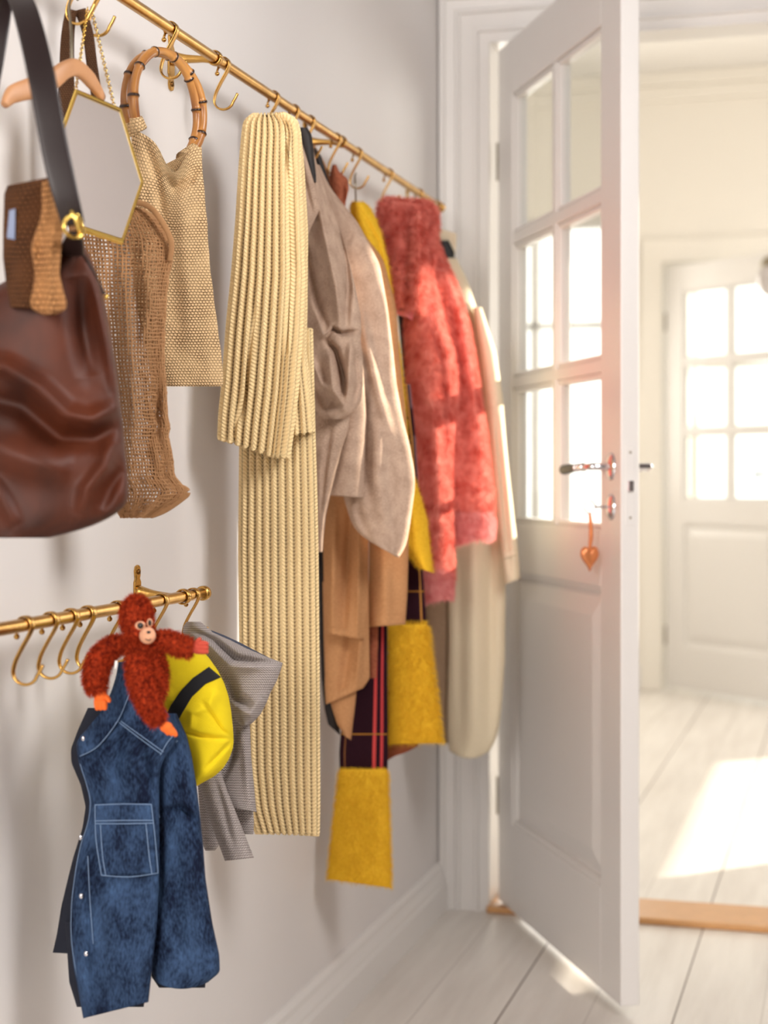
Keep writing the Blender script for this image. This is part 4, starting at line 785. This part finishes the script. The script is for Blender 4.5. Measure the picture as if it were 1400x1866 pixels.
add('hood_lining', patch(GH, [(384, 1148), (410, 1158), (440, 1172), (470, 1188), (494, 1200)], [(392, 1162), (412, 1176), (436, 1192), (466, 1198), (494, 1203)], -.0005, .004, 30, 8), gl, gy)['label'] = 'dark grey hood lining'

# plush orangutan
mk = empty('plush_orangutan', Wp(265, 1340, 1.86), 'rust red plush orangutan toy with orange hands and feet hugging the lower rail', 'plush toy')
mfur = fibre('rust_plush', (204, 74, 34), (112, 26, 12), 240, .15); felt = plain('orange_felt', (240, 112, 40), .9, nscale=200, sheen=.3, bump=.0006); felt2 = plain('rust_felt', (190, 72, 54), .9, nscale=200, sheen=.3, bump=.0006); muz = plain('muzzle_felt', (222, 164, 130), .9, nscale=200)
t0 = 1.86
def limb(pts, r, n=26):
    P = spline([Wp(*p) for p in pts], n); return tube_geo(P, arr(r, n)*1.0, 16)
px2 = t0/3000
parts = [ellipsoid(Wp(249, 1124, t0), (28*px2, 28*px2, 40*px2), CAMR), ellipsoid(Wp(254, 1150, t0-.006), (25*px2, 22*px2, 22*px2), CAMR),
    ellipsoid(Wp(270, 1205, t0+.004), (25*px2, 22*px2, 42*px2), CAMR), ellipsoid(Wp(258, 1180, t0), (26*px2, 22*px2, 28*px2), CAMR),
    limb([(250, 1196, t0-.010), (256, 1240, t0-.016), (272, 1283, t0-.016), (290, 1314, t0-.011)], np.array([20, 22, 20, 14])*px2), limb([(282, 1190, t0), (290, 1225, t0-.002), (288, 1258, t0), (280, 1280, t0)], np.array([13, 15, 14, 8])*px2),
    limb([(272, 1172, t0), (300, 1166, t0-.004), (325, 1175, t0-.008), (349, 1183, t0-.010)], np.array([13, 17, 18, 15])*px2),
    limb([(232, 1172, t0+.004), (205, 1178, t0+.006), (184, 1200, t0+.004), (174, 1232, t0), (178, 1262, t0-.002)], np.array([14, 18, 22, 21, 15])*px2)]
g_ = merge(parts); tmp = bpy.data.meshes.new('t'); tmp.from_pydata([tuple(v) for v in g_[0]], [], g_[1]); to = bpy.data.objects.new('t', tmp); COL.objects.link(to)
rm = to.modifiers.new('r', 'REMESH'); rm.mode = 'VOXEL'; rm.voxel_size = .0016; smo = to.modifiers.new('s', 'SMOOTH'); smo.iterations = 5
dg = bpy.context.evaluated_depsgraph_get(); ev = to.evaluated_get(dg).to_mesh()
nv_ = len(ev.vertices); Vc = np.empty(nv_*3); ev.vertices.foreach_get('co', Vc); Vc = Vc.reshape(-1, 3); Nn = np.empty(nv_*3); ev.vertices.foreach_get('normal', Nn); Nn = Nn.reshape(-1, 3); Fc = [tuple(p.vertices) for p in ev.polygons]
bpy.data.objects.remove(to)
# keep the fur short on the face
fc_ = Wp(263, 1150, t0-.03); k = rng.integers(0, nv_, 30000); dist = np.linalg.norm(Vc[k]-fc_, axis=1); k = k[dist > .016]
bl = blades(Vc[k]+rng.normal(size=(len(k), 3))*.0006, Nn[k], .0052, .0006, .2, .35, .8)
add('body', merge([(Vc, Fc), bl]), mfur, mk)
mzo = add('muzzle', ellipsoid(Wp(269, 1158, t0-.022), (15*px2, 14*px2, 15.5*px2), CAMR), muz, mk)
add('nose', merge([ellipsoid(Wp(271, 1152, t0-.0305), (.0024, .0012, .0016), CAMR, 14, 8)]), M['black'], mzo)
add('mouth', tube_geo(spline([Wp(264, 1163, t0-.0295), Wp(268, 1166, t0-.0302), (Wp(272, 1167, t0-.0300)), Wp(275, 1164, t0-.0295)], 14), np.full(14, .0005), 6), M['black'], mzo)
for (x, y, w_) in ((256, 1140, 1), (273, 1135, .55)):
    e_ = add('eye_patch', ellipsoid(Wp(x, y, t0-.0215), (10*px2*w_, .003, 8*px2), CAMR), muz, mk); add('eye', ellipsoid(Wp(x, y, t0-.0245), (5.6*px2*w_, .0026, 5.6*px2), CAMR), M['black'], e_)
add('hand', merge([ellipsoid(Wp(183, 1270, t0-.004), (12*px2, 8*px2, 14*px2), CAMR)]+[limb([(183+dx, 1276, t0-.006), (184+dx*1.1, 1288, t0-.006), (185+dx*1.1, 1294, t0-.006)], np.array([6.5, 5.5, 3])*px2, 10) for dx in (-6, 0, 6)]+[limb([(192, 1268, t0-.006), (198, 1275, t0-.006), (198, 1280, t0-.006)], np.array([5, 4.5, 3])*px2, 10)]), felt, mk)['label'] = 'bright orange felt hand'
add('hand', merge([ellipsoid(Wp(360, 1180, t0-.010), (14*px2, 8*px2, 12*px2), CAMR)]+[limb([(362, 1180+dy, t0-.011), (372, 1180+dy*1.2, t0-.012), (380, 1181+dy*1.1, t0-.012)], np.array([6.5, 5.5, 3])*px2, 10) for dy in (-6, 0, 6)]+[limb([(358, 1172, t0-.011), (363, 1166, t0-.012), (367, 1165, t0-.012)], np.array([5, 4.5, 3])*px2, 10)]), felt2, mk)['label'] = 'rust felt hand'
add('foot', merge([ellipsoid(Wp(303, 1325, t0-.012), (12*px2, 9*px2, 10*px2), CAMR)]+[limb([(304+dx, 1326+dx*.2, t0-.013), (310+dx, 1334+dx*.2, t0-.013), (313+dx, 1340+dx*.2, t0-.012)], np.array([5.5, 5, 3])*px2, 10) for dx in (-6, 1, 8)]), felt, mk)['label'] = 'bright orange felt foot'
add('tag', ribbon_geo([Wp(212, 1204, t0-.02), Wp(211, 1214, t0-.02), Wp(210, 1220, t0-.02)], .003, .0006, RT, ns=2), plain('white_tag', (236, 234, 230), .6), mk)
# key with copper heart
D1M = root_matrix(D1)
def dw(x, y, z): return np.array(D1M @ Vector((x, y, z)))
kx, kz = .822-.050, .975
ky = empty('door_key', dw(kx, -.02, kz), 'small steel key in the lock of the glazed door with a copper heart fob', 'key')
a = np.linspace(0, 2*math.pi, 30)
add('bow', closed(np.array([dw(kx, -.034-.011+.011*math.cos(q), kz+.012*math.sin(q)) for q in a[:-1]]), .0016, 8), M['chrome'], ky)
add('shank', tube_geo([dw(kx, -.034, kz), dw(kx, -.015, kz), dw(kx, -.003, kz)], [.0028]*3, 10), M['chrome'], ky)
def heart(c, sc_, th, ax, mat, nm, par):
    q = np.linspace(0, 2*math.pi, 60, endpoint=False); hx_ = 16*np.sin(q)**3/16; hy = (13*np.cos(q)-5*np.cos(2*q)-2*np.cos(3*q)-np.cos(4*q))/16; V = []; F = []; lv = [(1, 0), (.92, .6), (.6, .95), (.0, 1.0)]
    nn = np.cross(ax, UP)
    for sg in (1, -1):
        for k_, h_ in (lv if sg == 1 else lv): V += [c+sc_*(k_*hx_[i]*ax*1.0+k_*hy[i]*UP*1.35)+sg*th*h_*nn for i in range(60)]
    for b0 in (0, 240):
        for r_ in range(3):
            for i in range(60): j = (i+1) % 60; F.append((b0+r_*60+i, b0+r_*60+j, b0+r_*60+60+j, b0+r_*60+60+i))
    return add(nm, (np.array(V), F), mat, par)
dd_ = np.array(D1M.to_3x3() @ Vector((0, -1, 0)))
hxp = dw(kx, -.045, kz)
heart(hxp-UP*.096, .020, .007, RT*.92+FW*.4, M['copper'], 'heart_fob', ky)
tube('fob_strap', [hxp-UP*.010, hxp-UP*.03+RT*.002, hxp-UP*.055+RT*.003, hxp-UP*.085], [.0025, .004, .0045, .003], M['copper'], ky)
